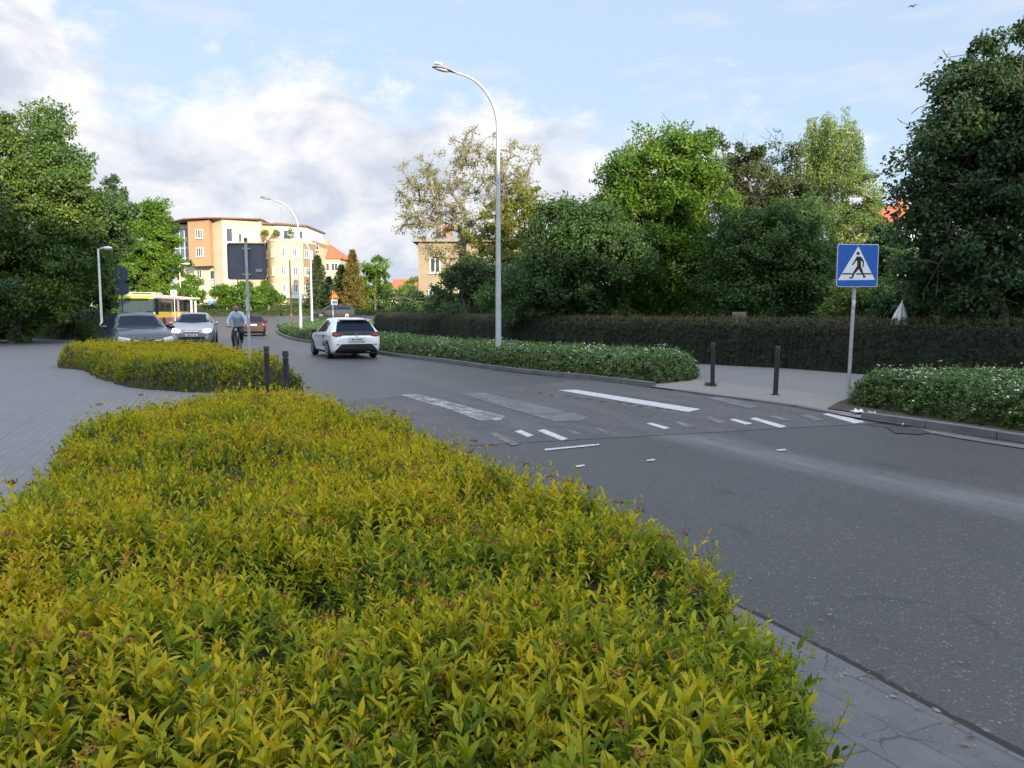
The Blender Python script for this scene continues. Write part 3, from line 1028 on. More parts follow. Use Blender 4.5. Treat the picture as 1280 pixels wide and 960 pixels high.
# --- near and second golden hedge
near_poly = [(-2.6, .15), (.45, .1), (.62, 1.1), (.78, 1.6), (.91, 2.1), (1.03, 2.75), (.91, 3.45), (.53, 4.35), (.02, 5.4), (-.55, 6.6), (-1.15, 7.9), (-1.95, 9.3), (-2.75, 10.4),
             (-3.3, 10.35), (-4.0, 9.1), (-4.35, 8.1), (-4.25, 7.2), (-3.8, 6.4), (-3.35, 5.5), (-3.05, 4.6), (-2.75, 3.8), (-2.7, 2.8), (-2.8, 1.4)]


def near_h(X, Y):
    # shrubs by the corner grow taller, and one gap between plants as in the photograph
    gap = np.exp(-(((X + 1.95) / .55) ** 2 + ((Y - 5.35) / .28) ** 2))
    gap2 = np.exp(-(((X + .1) / .35) ** 2 + ((Y - 3.6) / .16) ** 2))
    step = 1 + .08 * np.exp(-(((X + 2.6) / 1.5) ** 2 + ((Y - 6.6) / .9) ** 2))
    return step * (1 - .42 * gap) * (1 - .2 * gap2) * np.interp(Y, [0, 1.5, 3, 11], [.82, .96, 1, 1.0])


sheet('bed_soil', offset_line(near_poly + near_poly[:1], .06)[:-1], .045, MATS['soil'])
spirea('spirea_hedge', near_poly, .66, 'wide yellow-green spirea hedge filling the foreground beside the kerb', 21, lump=.5, hfun=near_h)
second_poly = [G2(104, 464), G2(124, 474), G2(160, 486), G2(215, 491), G2(262, 493), G2(300, 493.5), G2(345, 492), (-4.05, 15.0), (-5.2, 16.9), (-7.1, 20.2), (-8.6, 22.4), (-10.2, 23.0), (-12.2, 23.2), (-12.9, 22.5), (-12.3, 21.2)]
sheet('bed_soil', offset_line(second_poly, .0), .045, MATS['soil'])
spirea('spirea_hedge', second_poly, .72, 'smaller golden spirea hedge around the pole of the sign seen from behind', 33, roll=.4, lump=.2, dens_mul=1.0)

# --- dark beds and clipped hedges
LEAF_BED = leaf_mat('dark_glossy_leaf', [(0, (.022, .055, .014)), (.45, (.055, .115, .022)), (.75, (.095, .17, .035)), (1, (.16, .24, .07))], .38, .25)
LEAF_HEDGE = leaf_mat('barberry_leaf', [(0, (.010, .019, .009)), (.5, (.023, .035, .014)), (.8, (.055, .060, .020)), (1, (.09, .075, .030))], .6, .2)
LEAF_GREEN = leaf_mat('bush_leaf', [(0, (.03, .065, .015)), (.5, (.05, .105, .02)), (1, (.10, .17, .035))], .5, .3)
LEAF_FRESH = leaf_mat('fresh_bush_leaf', [(0, (.05, .10, .015)), (.5, (.095, .17, .022)), (1, (.18, .26, .04))], .5, .35)
PETAL = mat('white_blossom', (.62, .62, .55), .6)
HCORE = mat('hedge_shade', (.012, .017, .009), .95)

kerb_far = [p for p in offset_line(RKC, .22) if p[1] > 16.6 and p[0] < 3.4]
front = [p for p in kerb_far if p[1] < 76 and p[0] > -21]
backl = [(4.55, 20.6), (3.4, 22.3), (1.2, 25.0), (-2.4, 30.0), (-6.3, 38.0), (-9.6, 47.0), (-12.5, 57.0), (-15.5, 68.0), (-17.2, 74.5)]
bedL = [(3.05, 16.6), (3.9, 17.3), (4.5, 18.6)] + backl + list(reversed(front))
bed('flowering_shrub_bed', bedL, .52, 'low dark green shrub bed with tiny white flowers round the tall street lamp', 'shrub', LEAF_BED, 41, roll=.45, lump=.2, lump_r=.7,
    leafL=.075, leafW=.045, dens=lambda C: np.interp(C[:, 1], [15, 30, 50, 75], [230, 130, 60, 35]), n_leaf=8, petals=.13, petal_mat=PETAL, group='low shrub beds with white flowers', length=.13,
    hfun=lambda X, Y: np.interp(Y, [16, 22, 40, 80], [1.12, 1.0, 1.0, 1.25]))
sheet('bed_soil', [(5.0, 12.35), (5.5, 11.25), (6.1, 9.95), (6.9, 8.1), (8.0, 5.9), (14, 8), (12, 14), (7.9, 14.6), (6.4, 14.3), (5.6, 13.3)], .045, MATS['soil'])
bed('flowering_shrub_bed', [(5.6, 12.75), (6.05, 11.2), (6.6, 9.9), (7.4, 8.0), (8.6, 6.0), (13.5, 8.0), (12.6, 12.0), (10.5, 13.3), (8.2, 13.9), (6.7, 13.9), (5.9, 13.5)], .56, 'low dark green shrub bed with white flowers at the foot of the blue crossing sign', 'shrub', LEAF_BED, 42, roll=.4, lump=.28, lump_r=.6,
    leafL=.07, leafW=.042, dens=330, n_leaf=8, petals=.15, petal_mat=PETAL, group='low shrub beds with white flowers', length=.13, cell=.08)
clip_front = [(26, 10.5), (17, 14.2), (12.8, 16.7), (8.7, 19.9), (5.4, 22.8), (2.6, 25.9), (-.6, 31.0), (-4.3, 39.5), (-7.6, 49.0), (-10.2, 58.0)]
clip_back = [(p[0] + 1.0, p[1] + .75) for p in clip_front]
hedge_poly = clip_front + list(reversed(clip_back))
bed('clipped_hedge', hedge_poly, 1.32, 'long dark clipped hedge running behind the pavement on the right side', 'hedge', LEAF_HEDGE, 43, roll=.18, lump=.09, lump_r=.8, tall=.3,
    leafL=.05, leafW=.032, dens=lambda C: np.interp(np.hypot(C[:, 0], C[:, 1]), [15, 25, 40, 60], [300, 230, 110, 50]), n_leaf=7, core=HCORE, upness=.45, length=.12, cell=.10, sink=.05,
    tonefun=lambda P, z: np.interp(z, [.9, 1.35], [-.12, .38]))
# big bushes behind it, left of the dark tree, in front of the old house
bed('tall_bush', [(-9.0, 56), (-5.6, 46), (-3.2, 40.5), (.8, 33.5), (5.0, 33.5), (3.2, 38.5), (-1.0, 46), (-5.0, 57)], 2.35, 'broad dark green bush rising behind the clipped hedge below the beige house', 'bush', LEAF_GREEN, 44, roll=1.3, lump=.3, lump_r=1.6,
    leafL=.14, leafW=.08, dens=62, n_leaf=7, length=.3, cell=.35, sink=.2, core=HCORE)
# small evergreen by the far end of the left pavement
bed('evergreen_shrub', [G2(86, 425), G2(112, 427), G2(138, 426), (-21.5, 43.5), (-24, 44.5), (-26.2, 43.0)], .85, 'low dark evergreen shrub at the far end of the left pavement', 'shrub', LEAF_BED, 45, roll=.6, lump=.3, lump_r=.7,
    leafL=.10, leafW=.06, dens=90, n_leaf=7, length=.18, cell=.15)
bed('clipped_hedge', [(-33.5, 57.5), (-27.2, 53), (-27.4, 54.2), (-33.2, 58.6)], 1.6, 'short dark clipped hedge behind the low evergreen shrub on the left', 'hedge', LEAF_HEDGE, 46, roll=.2, lump=.05,
    leafL=.11, leafW=.07, dens=60, n_leaf=7, core=HCORE, length=.18, cell=.2)
# verge and low hedges across the street, sunlit
bed('verge_hedge', [(-46, 101), (-33, 99.5), (-22, 101), (-12, 105), (-12.5, 106.5), (-22, 103), (-33, 101.5), (-46, 103)], .55, 'low green hedge along the far kerb of the bend', 'hedge', LEAF_GREEN, 47, roll=.4, lump=.15,
    leafL=.2, leafW=.13, dens=26, n_leaf=6, length=.3, cell=.3)
bed('verge_hedge', [(-50, 115), (-36, 112), (-24, 113), (-8, 117), (-8.5, 118.2), (-24, 114.5), (-36, 113.4), (-50, 116.5)], 1.5, 'taller clipped green hedge in front of the apartment building', 'hedge', LEAF_GREEN, 48, roll=.3, lump=.1,
    leafL=.2, leafW=.13, dens=20, n_leaf=6, length=.3, cell=.3)
# pale grassy tufts round the left bollard of the right pair and on the kerb
bp_ = gx(890, 484)
bed('weed_tuft', [(bp_.x - .17, bp_.y - .12), (bp_.x + .17, bp_.y - .12), (bp_.x + .2, bp_.y + .1), (bp_.x - .16, bp_.y + .12)], .13, 'small tuft of weeds growing round the foot of a bollard', 'weeds', LEAF_BED, 49, roll=.1, lump=0,
    leafL=.05, leafW=.02, dens=900, n_leaf=5, length=.06, cell=.04, sink=.02)


# ------------------------------------------------------------------ trees
def make_tree(name, label, base, blobs, leafm, barkm, n_clump=90, leaves=30000, leafL=.13, leafW=.075, clump_r=.55, trunk_r=.16, trunk_top=None,
              seed=1, droop=0.0, twig=.0, shell=.55, cat='tree', group=None, flat=.75, upright=.25, lean=(0, 0)):
    """blobs: (x,y,z,rx,ry,rz,weight) absolute. Skeleton grows from the trunk to every leaf clump."""
    r = np.random.default_rng(seed)
    bx, by = base
    bz = gz(bx, by) - .05
    root = empty(name, (bx, by, bz), label=label, cat=cat, group=group)
    B = np.array([b[:6] for b in blobs], float); w = np.array([b[6] if len(b) > 6 else 1 for b in blobs], float)
    vol = (B[:, 3] * B[:, 4] * B[:, 5]) ** (2 / 3.) * w
    which = r.choice(len(B), n_clump, p=vol / vol.sum())
    q = unit(r.normal(0, 1, (n_clump, 3)))
    rad = np.maximum(r.random(n_clump) ** (1 / 3.), shell * r.random(n_clump) ** .3)
    C = B[which, :3] + q * rad[:, None] * B[which, 3:6]
    C[:, 2] = np.maximum(C[:, 2], bz + .25)
    # skeleton
    top_z = trunk_top or (B[:, 2].mean())
    cx, cy = B[:, 0].mean() + lean[0], B[:, 1].mean() + lean[1]
    nodes = [np.array([bx, by, bz])]; parent = [-1]
    nT = 7
    for i in range(1, nT + 1):
        t = i / nT
        p = np.array([bx + (cx - bx) * t ** 1.5, by + (cy - by) * t ** 1.5, bz + (top_z - bz) * t]) + np.append(r.normal(0, .06, 2) * (1 + t), 0)
        nodes.append(p); parent.append(i - 1)
    order = np.argsort(np.linalg.norm(C - np.array([cx, cy, top_z]), axis=1))
    endnode = {}
    for ci in order:
        c = C[ci]
        Nd = np.array(nodes[2:])
        dv = c - Nd
        dist = np.linalg.norm(dv, axis=1)
        pen = dist + np.maximum(0, -(dv[:, 2])) * 1.2
        k = int(np.argmin(pen)) + 2
        p0 = nodes[k]; L = np.linalg.norm(c - p0)
        m = 1 + int(L > .5) + int(L > 1.2) + int(L > 2.2)
        prev = k
        for j in range(1, m + 1):
            t = j / m
            p = p0 + (c - p0) * t + np.array([0, 0, .12 * L * math.sin(math.pi * t) * (-1 if droop else 1)]) + (r.normal(0, .05 * L, 3) if j < m else 0)
            nodes.append(p); parent.append(prev); prev = len(nodes) - 1
        endnode[ci] = prev
    nodes = np.array(nodes); parent = np.array(parent)
    load = np.zeros(len(nodes))
    for ci, e in endnode.items(): load[e] += 1
    for i in range(len(nodes) - 1, 0, -1): load[parent[i]] += load[i]
    rr = trunk_r * (np.maximum(load, .6) / load[0]) ** .48
    i = np.arange(1, len(nodes))
    P0, P1, r0, r1 = nodes[parent[i]], nodes[i], np.where(parent[i] < 0, trunk_r, rr[parent[i]]), rr[i]
    r0 = np.minimum(r0, r1 * 1.6 + .004)
    # twigs
    if twig > 0:
        tp0 = []; tp1 = []
        for ci, e in endnode.items():
            for _ in range(int(twig)):
                d = unit(nodes[e] - nodes[parent[e]] + r.normal(0, .35, 3))
                a = nodes[parent[e]] + (nodes[e] - nodes[parent[e]]) * r.random()
                b = a + unit(d + r.normal(0, .5, 3)) * r.uniform(.4, .9) * clump_r * 1.5
                b2 = b + unit(b - a + r.normal(0, .35, 3)) * r.uniform(.25, .5) * clump_r
                tp0 += [a, b]; tp1 += [b, b2]
        P0 = np.concatenate([P0, tp0]); P1 = np.concatenate([P1, tp1])
        r0 = np.concatenate([r0, np.full(len(tp0), .012)]); r1 = np.concatenate([r1, np.full(len(tp0), .007)])
    r0 = r0.copy(); r0[0] = trunk_r * 1.25
    v, ff = frusta(P0, P1, r0, r1, 7)
    link_mesh('trunk', np_mesh('trunk', v - np.array([bx, by, bz]), ff), barkm, root, True)
    # leaves
    per = np.maximum((leaves / n_clump * r.uniform(.5, 1.5, n_clump)).astype(int), 3)
    ci = np.repeat(np.arange(n_clump), per)
    n = len(ci)
    cr = clump_r * r.uniform(.6, 1.35, n_clump)[ci]
    if droop:
        a = r.uniform(0, 6.28, n); strand = r.integers(0, 9, n)
        sa = strand * .7 + ci * 1.3
        off = np.stack([np.cos(sa) * cr * (.25 + .1 * (strand % 3)), np.sin(sa) * cr * (.25 + .1 * (strand % 3)), -r.random(n) * droop * (0.5 + (ci * 7919 % 10) / 10.) + .2], 1) + r.normal(0, .05, (n, 3))
    else:
        g = unit(r.normal(0, 1, (n, 3))) * (r.random(n) ** .45)[:, None]
        # sub-sprays inside every clump
        sub = r.integers(0, 7, n); sc = unit(np.random.default_rng(seed + 77).normal(0, 1, (n_clump * 7, 3)))[ci * 7 + sub] * .62
        off = (sc + g * .55) * cr[:, None] * np.array([1, 1, flat])
    P = C[ci] + off
    out = unit(off + np.array([0, 0, 1e-3]))
    D = unit(out * .6 + r.normal(0, .6, (n, 3)) + np.array([0, 0, -.25 if not droop else -1.2]))
    Nn = unit(np.array([0, 0, 1.0]) * upright * 2 + out * .5 + r.normal(0, .55, (n, 3)))
    Nn = unit(Nn - D * (Nn * D).sum(1)[:, None])
    s = r.uniform(.65, 1.3, n)
    V, F = leaf_quads(P - D * leafL * .5, D, Nn, leafL * s, leafW * s)
    ctone = r.normal(0, .13, n_clump)[ci]
    rd = np.clip(.5 + ctone + r.normal(0, .13, n), 0, 1)
    link_mesh('crown', np_mesh('crown', V - np.array([bx, by, bz]), F, rd), leafm, root)
    return root


def blobs_px(Y, L, dy=0.0, depth=.9):
    out = []
    for q in L:
        u, v, ru, rv = q[:4]
        w = q[4] if len(q) > 4 else 1
        YY = Y + (q[5] if len(q) > 5 else 0)
        c = at(u, v, YY); k = YY / FPX
        out.append((c.x, c.y, c.z, ru * k, ru * k * depth, rv * k, w))
    return out


BARK = mat('grey_brown_bark', (.11, .09, .07), .9, bump=(14, 1), noise=(5, .35))
BIRCH = mat('birch_bark', (.45, .43, .40), .8, noise=(7, .6))
PALEBARK = mat('pale_bark', (.22, .19, .15), .85, noise=(6, .3))
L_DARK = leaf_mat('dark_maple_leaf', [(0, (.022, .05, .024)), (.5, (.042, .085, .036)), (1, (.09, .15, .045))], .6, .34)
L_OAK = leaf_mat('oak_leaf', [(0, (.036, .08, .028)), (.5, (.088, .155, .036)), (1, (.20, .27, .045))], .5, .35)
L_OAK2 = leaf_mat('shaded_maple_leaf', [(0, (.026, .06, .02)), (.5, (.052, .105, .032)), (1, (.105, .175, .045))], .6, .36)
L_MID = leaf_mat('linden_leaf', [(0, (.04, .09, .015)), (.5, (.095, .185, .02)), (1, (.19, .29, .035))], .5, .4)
L_RED = leaf_mat('mixed_hazel_leaf', [(0, (.035, .055, .02)), (.55, (.065, .10, .028)), (.85, (.11, .12, .045)), (1, (.16, .10, .05))], .5, .32)
L_BIRCH = leaf_mat('birch_leaf', [(0, (.10, .16, .045)), (.5, (.16, .23, .065)), (1, (.24, .30, .09))], .5, .4)
L_LOCUST = leaf_mat('yellowish_locust_leaf', [(0, (.10, .13, .025)), (.5, (.17, .19, .035)), (1, (.26, .25, .05))], .5, .4)
L_CON = leaf_mat('conifer_needle', [(0, (.03, .06, .02)), (.5, (.055, .095, .03)), (1, (.10, .14, .04))], .6, .15)
L_CONY = leaf_mat('golden_conifer_needle', [(0, (.10, .10, .025)), (.5, (.19, .16, .04)), (1, (.28, .20, .05))], .6, .2)

TG = 'garden trees behind the clipped hedge'
# the great dark tree on the right
make_tree('broadleaf_tree', 'tallest dark tree at the right edge of the photo', (12.2, 19.5),
          blobs_px(19.5, [(1230, 150, 75, 85, 1.2), (1262, 80, 60, 55), (1190, 215, 55, 55), (1240, 290, 95, 95, 1.4), (1330, 200, 110, 150, 1), (1180, 330, 55, 50), (1160, 235, 35, 28, .8), (1215, 95, 30, 45, .6)]),
          L_DARK, BARK, 260, 110000, .108, .070, .62, .20, seed=51, twig=2, group=TG)
make_tree('broadleaf_tree', 'low dark bushy tree beneath the tall one right of the crossing sign', (9.9, 22.5),
          blobs_px(22.5, [(1180, 370, 70, 42), (1255, 365, 80, 50), (1330, 350, 80, 70), (1120, 380, 35, 22)]),
          L_DARK, BARK, 90, 26000, .12, .08, .45, .12, seed=52, group=TG, trunk_top=1.3)
# left part of the garden
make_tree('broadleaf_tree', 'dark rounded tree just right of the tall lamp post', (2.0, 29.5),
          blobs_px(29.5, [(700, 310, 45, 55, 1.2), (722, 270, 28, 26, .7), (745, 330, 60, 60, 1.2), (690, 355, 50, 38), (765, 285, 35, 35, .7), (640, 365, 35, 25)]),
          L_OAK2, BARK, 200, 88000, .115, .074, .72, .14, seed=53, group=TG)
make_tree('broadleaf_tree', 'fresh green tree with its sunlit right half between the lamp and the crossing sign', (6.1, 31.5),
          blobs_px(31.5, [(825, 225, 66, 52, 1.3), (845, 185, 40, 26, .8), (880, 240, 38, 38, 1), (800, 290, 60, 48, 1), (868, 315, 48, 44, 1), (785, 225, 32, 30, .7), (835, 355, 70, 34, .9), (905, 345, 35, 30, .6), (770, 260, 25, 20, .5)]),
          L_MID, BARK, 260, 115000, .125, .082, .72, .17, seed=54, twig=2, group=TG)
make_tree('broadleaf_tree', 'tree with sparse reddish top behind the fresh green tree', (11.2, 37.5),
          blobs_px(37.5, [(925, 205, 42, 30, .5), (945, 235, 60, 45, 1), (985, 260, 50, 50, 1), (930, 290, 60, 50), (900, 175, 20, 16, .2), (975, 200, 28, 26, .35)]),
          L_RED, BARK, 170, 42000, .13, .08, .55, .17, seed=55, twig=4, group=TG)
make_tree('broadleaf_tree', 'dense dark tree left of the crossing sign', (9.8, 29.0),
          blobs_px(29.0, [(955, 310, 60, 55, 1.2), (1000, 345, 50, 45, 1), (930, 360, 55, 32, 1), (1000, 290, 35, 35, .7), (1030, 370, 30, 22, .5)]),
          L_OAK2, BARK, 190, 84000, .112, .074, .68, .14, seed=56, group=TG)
make_tree('weeping_birch', 'tall weeping birch with hanging pale green strands', (17.1, 42),
          blobs_px(42, [(1038, 175, 34, 38, 1.2), (1020, 200, 24, 40, 1), (1058, 195, 20, 40, .9), (1035, 240, 30, 25, .6), (1028, 152, 12, 14, .35)]),
          L_BIRCH, BIRCH, 130, 34000, .105, .06, .55, .15, seed=57, droop=1.9, group=TG, trunk_top=10.5)
make_tree('broadleaf_tree', 'pale loose tree below the birch, beside the red roof', (17.6, 40),
          blobs_px(40, [(1075, 250, 26, 34, 1), (1060, 290, 40, 40, 1), (1095, 300, 26, 28, .6), (1080, 225, 14, 14, .4)]),
          L_BIRCH, PALEBARK, 100, 17000, .12, .075, .5, .12, seed=58, group=TG)
make_tree('elder_bush', 'pale leaved bush behind the pole of the crossing sign', (9.9, 24.0),
          blobs_px(24.0, [(1070, 370, 26, 18), (1098, 378, 18, 14), (1045, 385, 14, 10)]),
          L_BIRCH, BARK, 40, 5200, .10, .065, .35, .06, seed=59, cat='bush', trunk_top=1.4)
make_tree('broadleaf_tree', 'dark tree filling the background right of the pale tree', (18, 36),
          blobs_px(36, [(1050, 345, 50, 40), (1120, 340, 50, 40), (1105, 310, 25, 25, .5)]),
          L_DARK, BARK, 90, 22000, .15, .1, .55, .14, seed=60, group=TG)
bed('thicket', [(3.5, 39), (9, 35.5), (16, 33.0), (26, 29), (27, 31), (18, 36), (9, 39.5), (4.5, 42)], 3.1, 'dark thicket filling the space under the garden trees behind the clipped hedge', 'bushes', LEAF_GREEN, 91, roll=1.3, lump=.35, lump_r=1.5,
    leafL=.15, leafW=.09, dens=60, n_leaf=7, length=.3, cell=.35, sink=.2, core=HCORE)
# sparse old locust in front of the beige house, and its denser neighbour
make_tree('locust_tree', 'sparse twisted old tree with half bare branches behind the tall lamp', (-2.6, 46),
          blobs_px(46, [(590, 240, 66, 66, 1.0), (540, 250, 48, 46, .9), (645, 205, 34, 30, .7), (598, 185, 26, 26, .7), (560, 300, 45, 32, .6), (525, 275, 34, 30, .6), (640, 250, 40, 40, .8), (523, 215, 24, 24, .5)]),
          L_LOCUST, PALEBARK, 330, 9000, .15, .075, .42, .27, seed=61, twig=8, trunk_top=5.2, shell=.7)
make_tree('broadleaf_tree', 'yellow-green leafy tree just behind the tall lamp post', (.6, 44),
          blobs_px(44, [(640, 280, 40, 38, 1), (655, 250, 26, 22, .7), (610, 310, 34, 34, .9), (645, 330, 45, 38, 1), (590, 350, 40, 25, .7)]),
          L_LOCUST, BARK, 130, 26000, .15, .09, .55, .16, seed=62)
make_tree('broadleaf_tree', 'dark thicket tree beneath the sparse old tree', (-2.0, 38),
          blobs_px(38, [(600, 350, 40, 30), (640, 355, 35, 30), (560, 365, 30, 16, .7), (520, 372, 40, 10, .5)]),
          L_DARK, BARK, 70, 15000, .15, .09, .5, .1, seed=63)
# left side
LG = 'tall trees along the left pavement'
make_tree('broadleaf_tree', 'huge dark tree at the left edge with sunlit top', (-23.5, 37),
          blobs_px(37, [(40, 345, 80, 60, 1), (-50, 350, 80, 60, .8), (30, 200, 70, 55, 1.1), (48, 162, 32, 24, .6), (85, 235, 50, 50, 1), (20, 290, 80, 60, 1), (90, 300, 52, 52, 1), (-60, 220, 90, 90, 1), (5, 160, 30, 20, .5), (128, 250, 30, 26, .7)]),
          L_OAK, BARK, 360, 150000, .15, .095, .85, .26, seed=64, group=LG)
make_tree('broadleaf_tree', 'dark broad tree in the shade beside the left street lamp', (-23.5, 42),
          blobs_px(42, [(128, 275, 34, 50, 1), (95, 340, 50, 45, 1), (110, 300, 45, 50, 1), (120, 355, 30, 30, .8), (60, 365, 50, 35, 1)]),
          L_DARK, BARK, 170, 52000, .17, .11, .6, .18, seed=65, group=LG)
make_tree('broadleaf_tree', 'bright green tree behind the bus', (-33.0, 70),
          blobs_px(70, [(180, 300, 38, 42, 1), (190, 272, 22, 24, .8), (165, 350, 42, 36, 1), (206, 350, 20, 26, .8), (150, 290, 20, 24, .5), (208, 305, 16, 28, .6), (135, 330, 25, 35, .7), (190, 375, 30, 16, .7)]),
          L_MID, BARK, 260, 90000, .23, .155, .75, .24, seed=66, group=LG)
make_tree('side_bush', 'green bush leaning over the left edge of the left pavement', (-25.5, 37.5),
          blobs_px(37.5, [(-10, 385, 42, 42, 1), (-50, 360, 50, 60, 1), (18, 400, 28, 28, .8), (-20, 412, 40, 16, .6)]),
          L_OAK, BARK, 130, 42000, .15, .10, .6, .08, seed=67, cat='bush', trunk_top=1.2)
make_tree('side_bush', 'green bush at the far end of the left pavement', (-28.2, 45),
          blobs_px(45, [(28, 372, 32, 34, 1), (52, 395, 22, 22, .8), (5, 355, 35, 36, .9), (38, 408, 32, 12, .8), (62, 408, 14, 10, .5)]),
          L_MID, BARK, 120, 34000, .16, .105, .6, .08, seed=68, cat='bush', trunk_top=1.2)
make_tree('broadleaf_tree', 'dark tree at the far left behind the first bush', (-29, 33),
          blobs_px(33, [(-120, 250, 110, 130), (-60, 340, 60, 60)]), L_DARK, BARK, 90, 22000, .16, .1, .7, .2, seed=69, group=LG)
# young round-headed street trees in front of the apartments
BG = 'round-headed young trees in front of the apartment building'
for i, (u, Y, ru, lab) in enumerate(((284, 104, 19, 'round-headed young tree left of the back of the square sign'), (315, 102, 19, 'round-headed young tree hidden partly by the back of the square sign'), (336, 103, 15, 'round-headed young tree right of the back of the square sign'))):
    b = at(u, 385, Y)
    make_tree('street_tree', lab, (b.x, b.y), blobs_px(Y, [(u, 370, ru, 13), (u - 5, 364, ru * .6, 10)]), L_MID, PALEBARK, 46, 8000, .26, .17, .75, .11, seed=70 + i, group=BG, trunk_top=3.4)
make_tree('broadleaf_tree', 'small green tree at the left corner of the apartment building', (-47, 100),
          blobs_px(100, [(232, 350, 14, 24), (222, 375, 16, 14), (245, 372, 10, 14, .6)]), L_MID, BARK, 50, 9000, .3, .2, .8, .14, seed=75)


def conifer(label, u, Y, top, wd, m, seed, loose=1.0):
    wd *= 1.5
    b = at(u, 392, Y)
    tp = at(u, top, Y)
    bz = gz(b.x, b.y)
    h = tp.z - bz
    k = Y / FPX
    root = empty('conifer_tree', (b.x, b.y, bz - .05), label=label, cat='tree', group='conifers between the apartments and the gap')
    r = np.random.default_rng(seed)
    mb = MB(); mb.tube([(0, 0, 0), (0, 0, h * .5), (0, 0, h * .99)], [.16, .09, .02], 7); mb.build('trunk', BARK, root, True)
    n = 15000
    lev = np.round(r.random(n) * 16) / 16 * .97 + r.normal(0, .012, n)
    z = h * (.04 + .96 * np.clip(lev, 0, 1))
    nb = 9
    br = r.integers(0, nb, n)
    a = br * 6.283 / nb + np.round(lev * 16) * 1.9 + r.normal(0, .16, n)
    reach = wd * k * (1 - np.clip(lev, 0, 1)) ** .85 * (.75 + .35 * np.sin(br * 3.1 + np.round(lev * 16) * 2.3)) + .12
    q = reach * np.sqrt(r.random(n))
    P = np.stack([np.cos(a) * q, np.sin(a) * q, z - q * .28 + r.normal(0, .08, n)], 1)
    D = unit(np.stack([np.cos(a), np.sin(a), -.3 * np.ones(n)], 1) + r.normal(0, .35, (n, 3)))
    N_ = unit(np.array([0, 0, 1.]) + r.normal(0, .4, (n, 3)))
    V, F = leaf_quads(P, D, N_, r.uniform(.22, .42, n), r.uniform(.07, .13, n))
    link_mesh('crown', np_mesh('crown', V, F, np.clip(.5 + r.normal(0, .2, n) + .1 * np.sin(br * 2.), 0, 1)), m, root)


conifer('dark spruce left of the orange warning sign', 398, 112, 318, 17, L_CON, 81)
conifer('green spruce right behind the orange warning sign', 428, 108, 330, 17, L_CON, 82)
conifer('tall golden brown conifer with thin pointed tip', 442, 106, 311, 15, L_CONY, 83)
conifer('dark small spruce close to the apartment building', 412, 118, 345, 14, L_CON, 84)
make_tree('broadleaf_tree', 'round green tree between the conifers and the far houses', (-19.5, 112),
          blobs_px(112, [(466, 350, 22, 20), (470, 334, 12, 10, .6), (480, 370, 16, 14), (452, 372, 16, 14)]), L_MID, BARK, 70, 12000, .32, .2, .85, .2, seed=85)
make_tree('broadleaf_tree', 'pale small tree beside the far low houses', (-15.0, 120),
          blobs_px(120, [(510, 368, 14, 10), (518, 355, 8, 8, .5)]), L_BIRCH, BARK, 30, 5000, .3, .2, .8, .14, seed=86)

# the far tree line
V = []; 
parts = []
r = np.random.default_rng(90)
cl = []
for i in range(420):
    a = -1.25 + 2.5 * i / 420
    d = 260 + r.uniform(0, 60)
    cl.append((math.sin(a) * d, math.cos(a) * d, r.uniform(1, 7), r.uniform(4, 8)))
cl = np.array(cl)
n = 26000
ci = r.integers(0, len(cl), n)
g = unit(r.normal(0, 1, (n, 3))) * (r.random(n) ** .4)[:, None]
P = cl[ci, :3] + g * cl[ci, 3:4] * np.array([1, 1, .8]); P[:, 2] = np.maximum(P[:, 2], .5)
V, F = leaf_quads(P, unit(r.normal(0, 1, (n, 3))), unit(r.normal(0, 1, (n, 3)) + np.array([0, -.6, .6])), r.uniform(1.2, 2.4, n), r.uniform(.9, 1.8, n))
o = link_mesh('distant_woods', np_mesh('distant_woods', V, F, np.clip(r.normal(.5, .2, n), 0, 1)), L_MID)
tag(o, 'far green tree line closing the horizon', 'woods', kind='stuff')
# ------------------------------------------------------------------ buildings
CREAM = mat('cream_render', (.50, .44, .33), .85, noise=(.5, .07))
PALE = mat('pale_render', (.54, .49, .39), .85, noise=(.5, .06))
ORANGE = mat('orange_render', (.38, .24, .14), .85, noise=(.6, .07))
PEACH = mat('peach_render', (.47, .34, .235), .85, noise=(.6, .08))
YELLOW = mat('yellow_render', (.47, .40, .27), .85, noise=(.5, .08))
BROWNR = mat('brown_render', (.30, .20, .14), .85, noise=(.6, .1))
WHITER = mat('white_render', (.62, .62, .60), .8, noise=(.7, .06))
GREYG = mat('blue_grey_glazing', (.10, .14, .19), .12, spec=.8)
GLASS = mat('window_glass', (.045, .055, .07), .06, spec=.9)
WFRAME = mat('white_window_frame', (.72, .72, .70), .5)
ROOFB = mat('brown_metal_roof', (.16, .085, .055), .55, noise=(1, .2))
TILE = mat('red_clay_tile', (.36, .12, .055), .8, noise=(3, .3))
GREYR = mat('grey_beige_render', (.27, .215, .155), .9, noise=(.5, .18))
DOORM = mat('door_brown', (.12, .06, .035), .5)
ZINC = mat('zinc_pipe', (.33, .34, .35), .45, metal=.6)


def wall_frame(a, b):
    """matrix whose x runs along the wall a->b, y points outwards (right of a->b is outward), z up"""
    d = Vector((b[0] - a[0], b[1] - a[1], 0)); L = d.length; d.normalize()
    nrm = Vector((d.y, -d.x, 0))
    M = Matrix(((d.x, nrm.x, 0, a[0]), (d.y, nrm.y, 0, a[1]), (0, 0, 1, 0), (0, 0, 0, 1)))
    return M, L


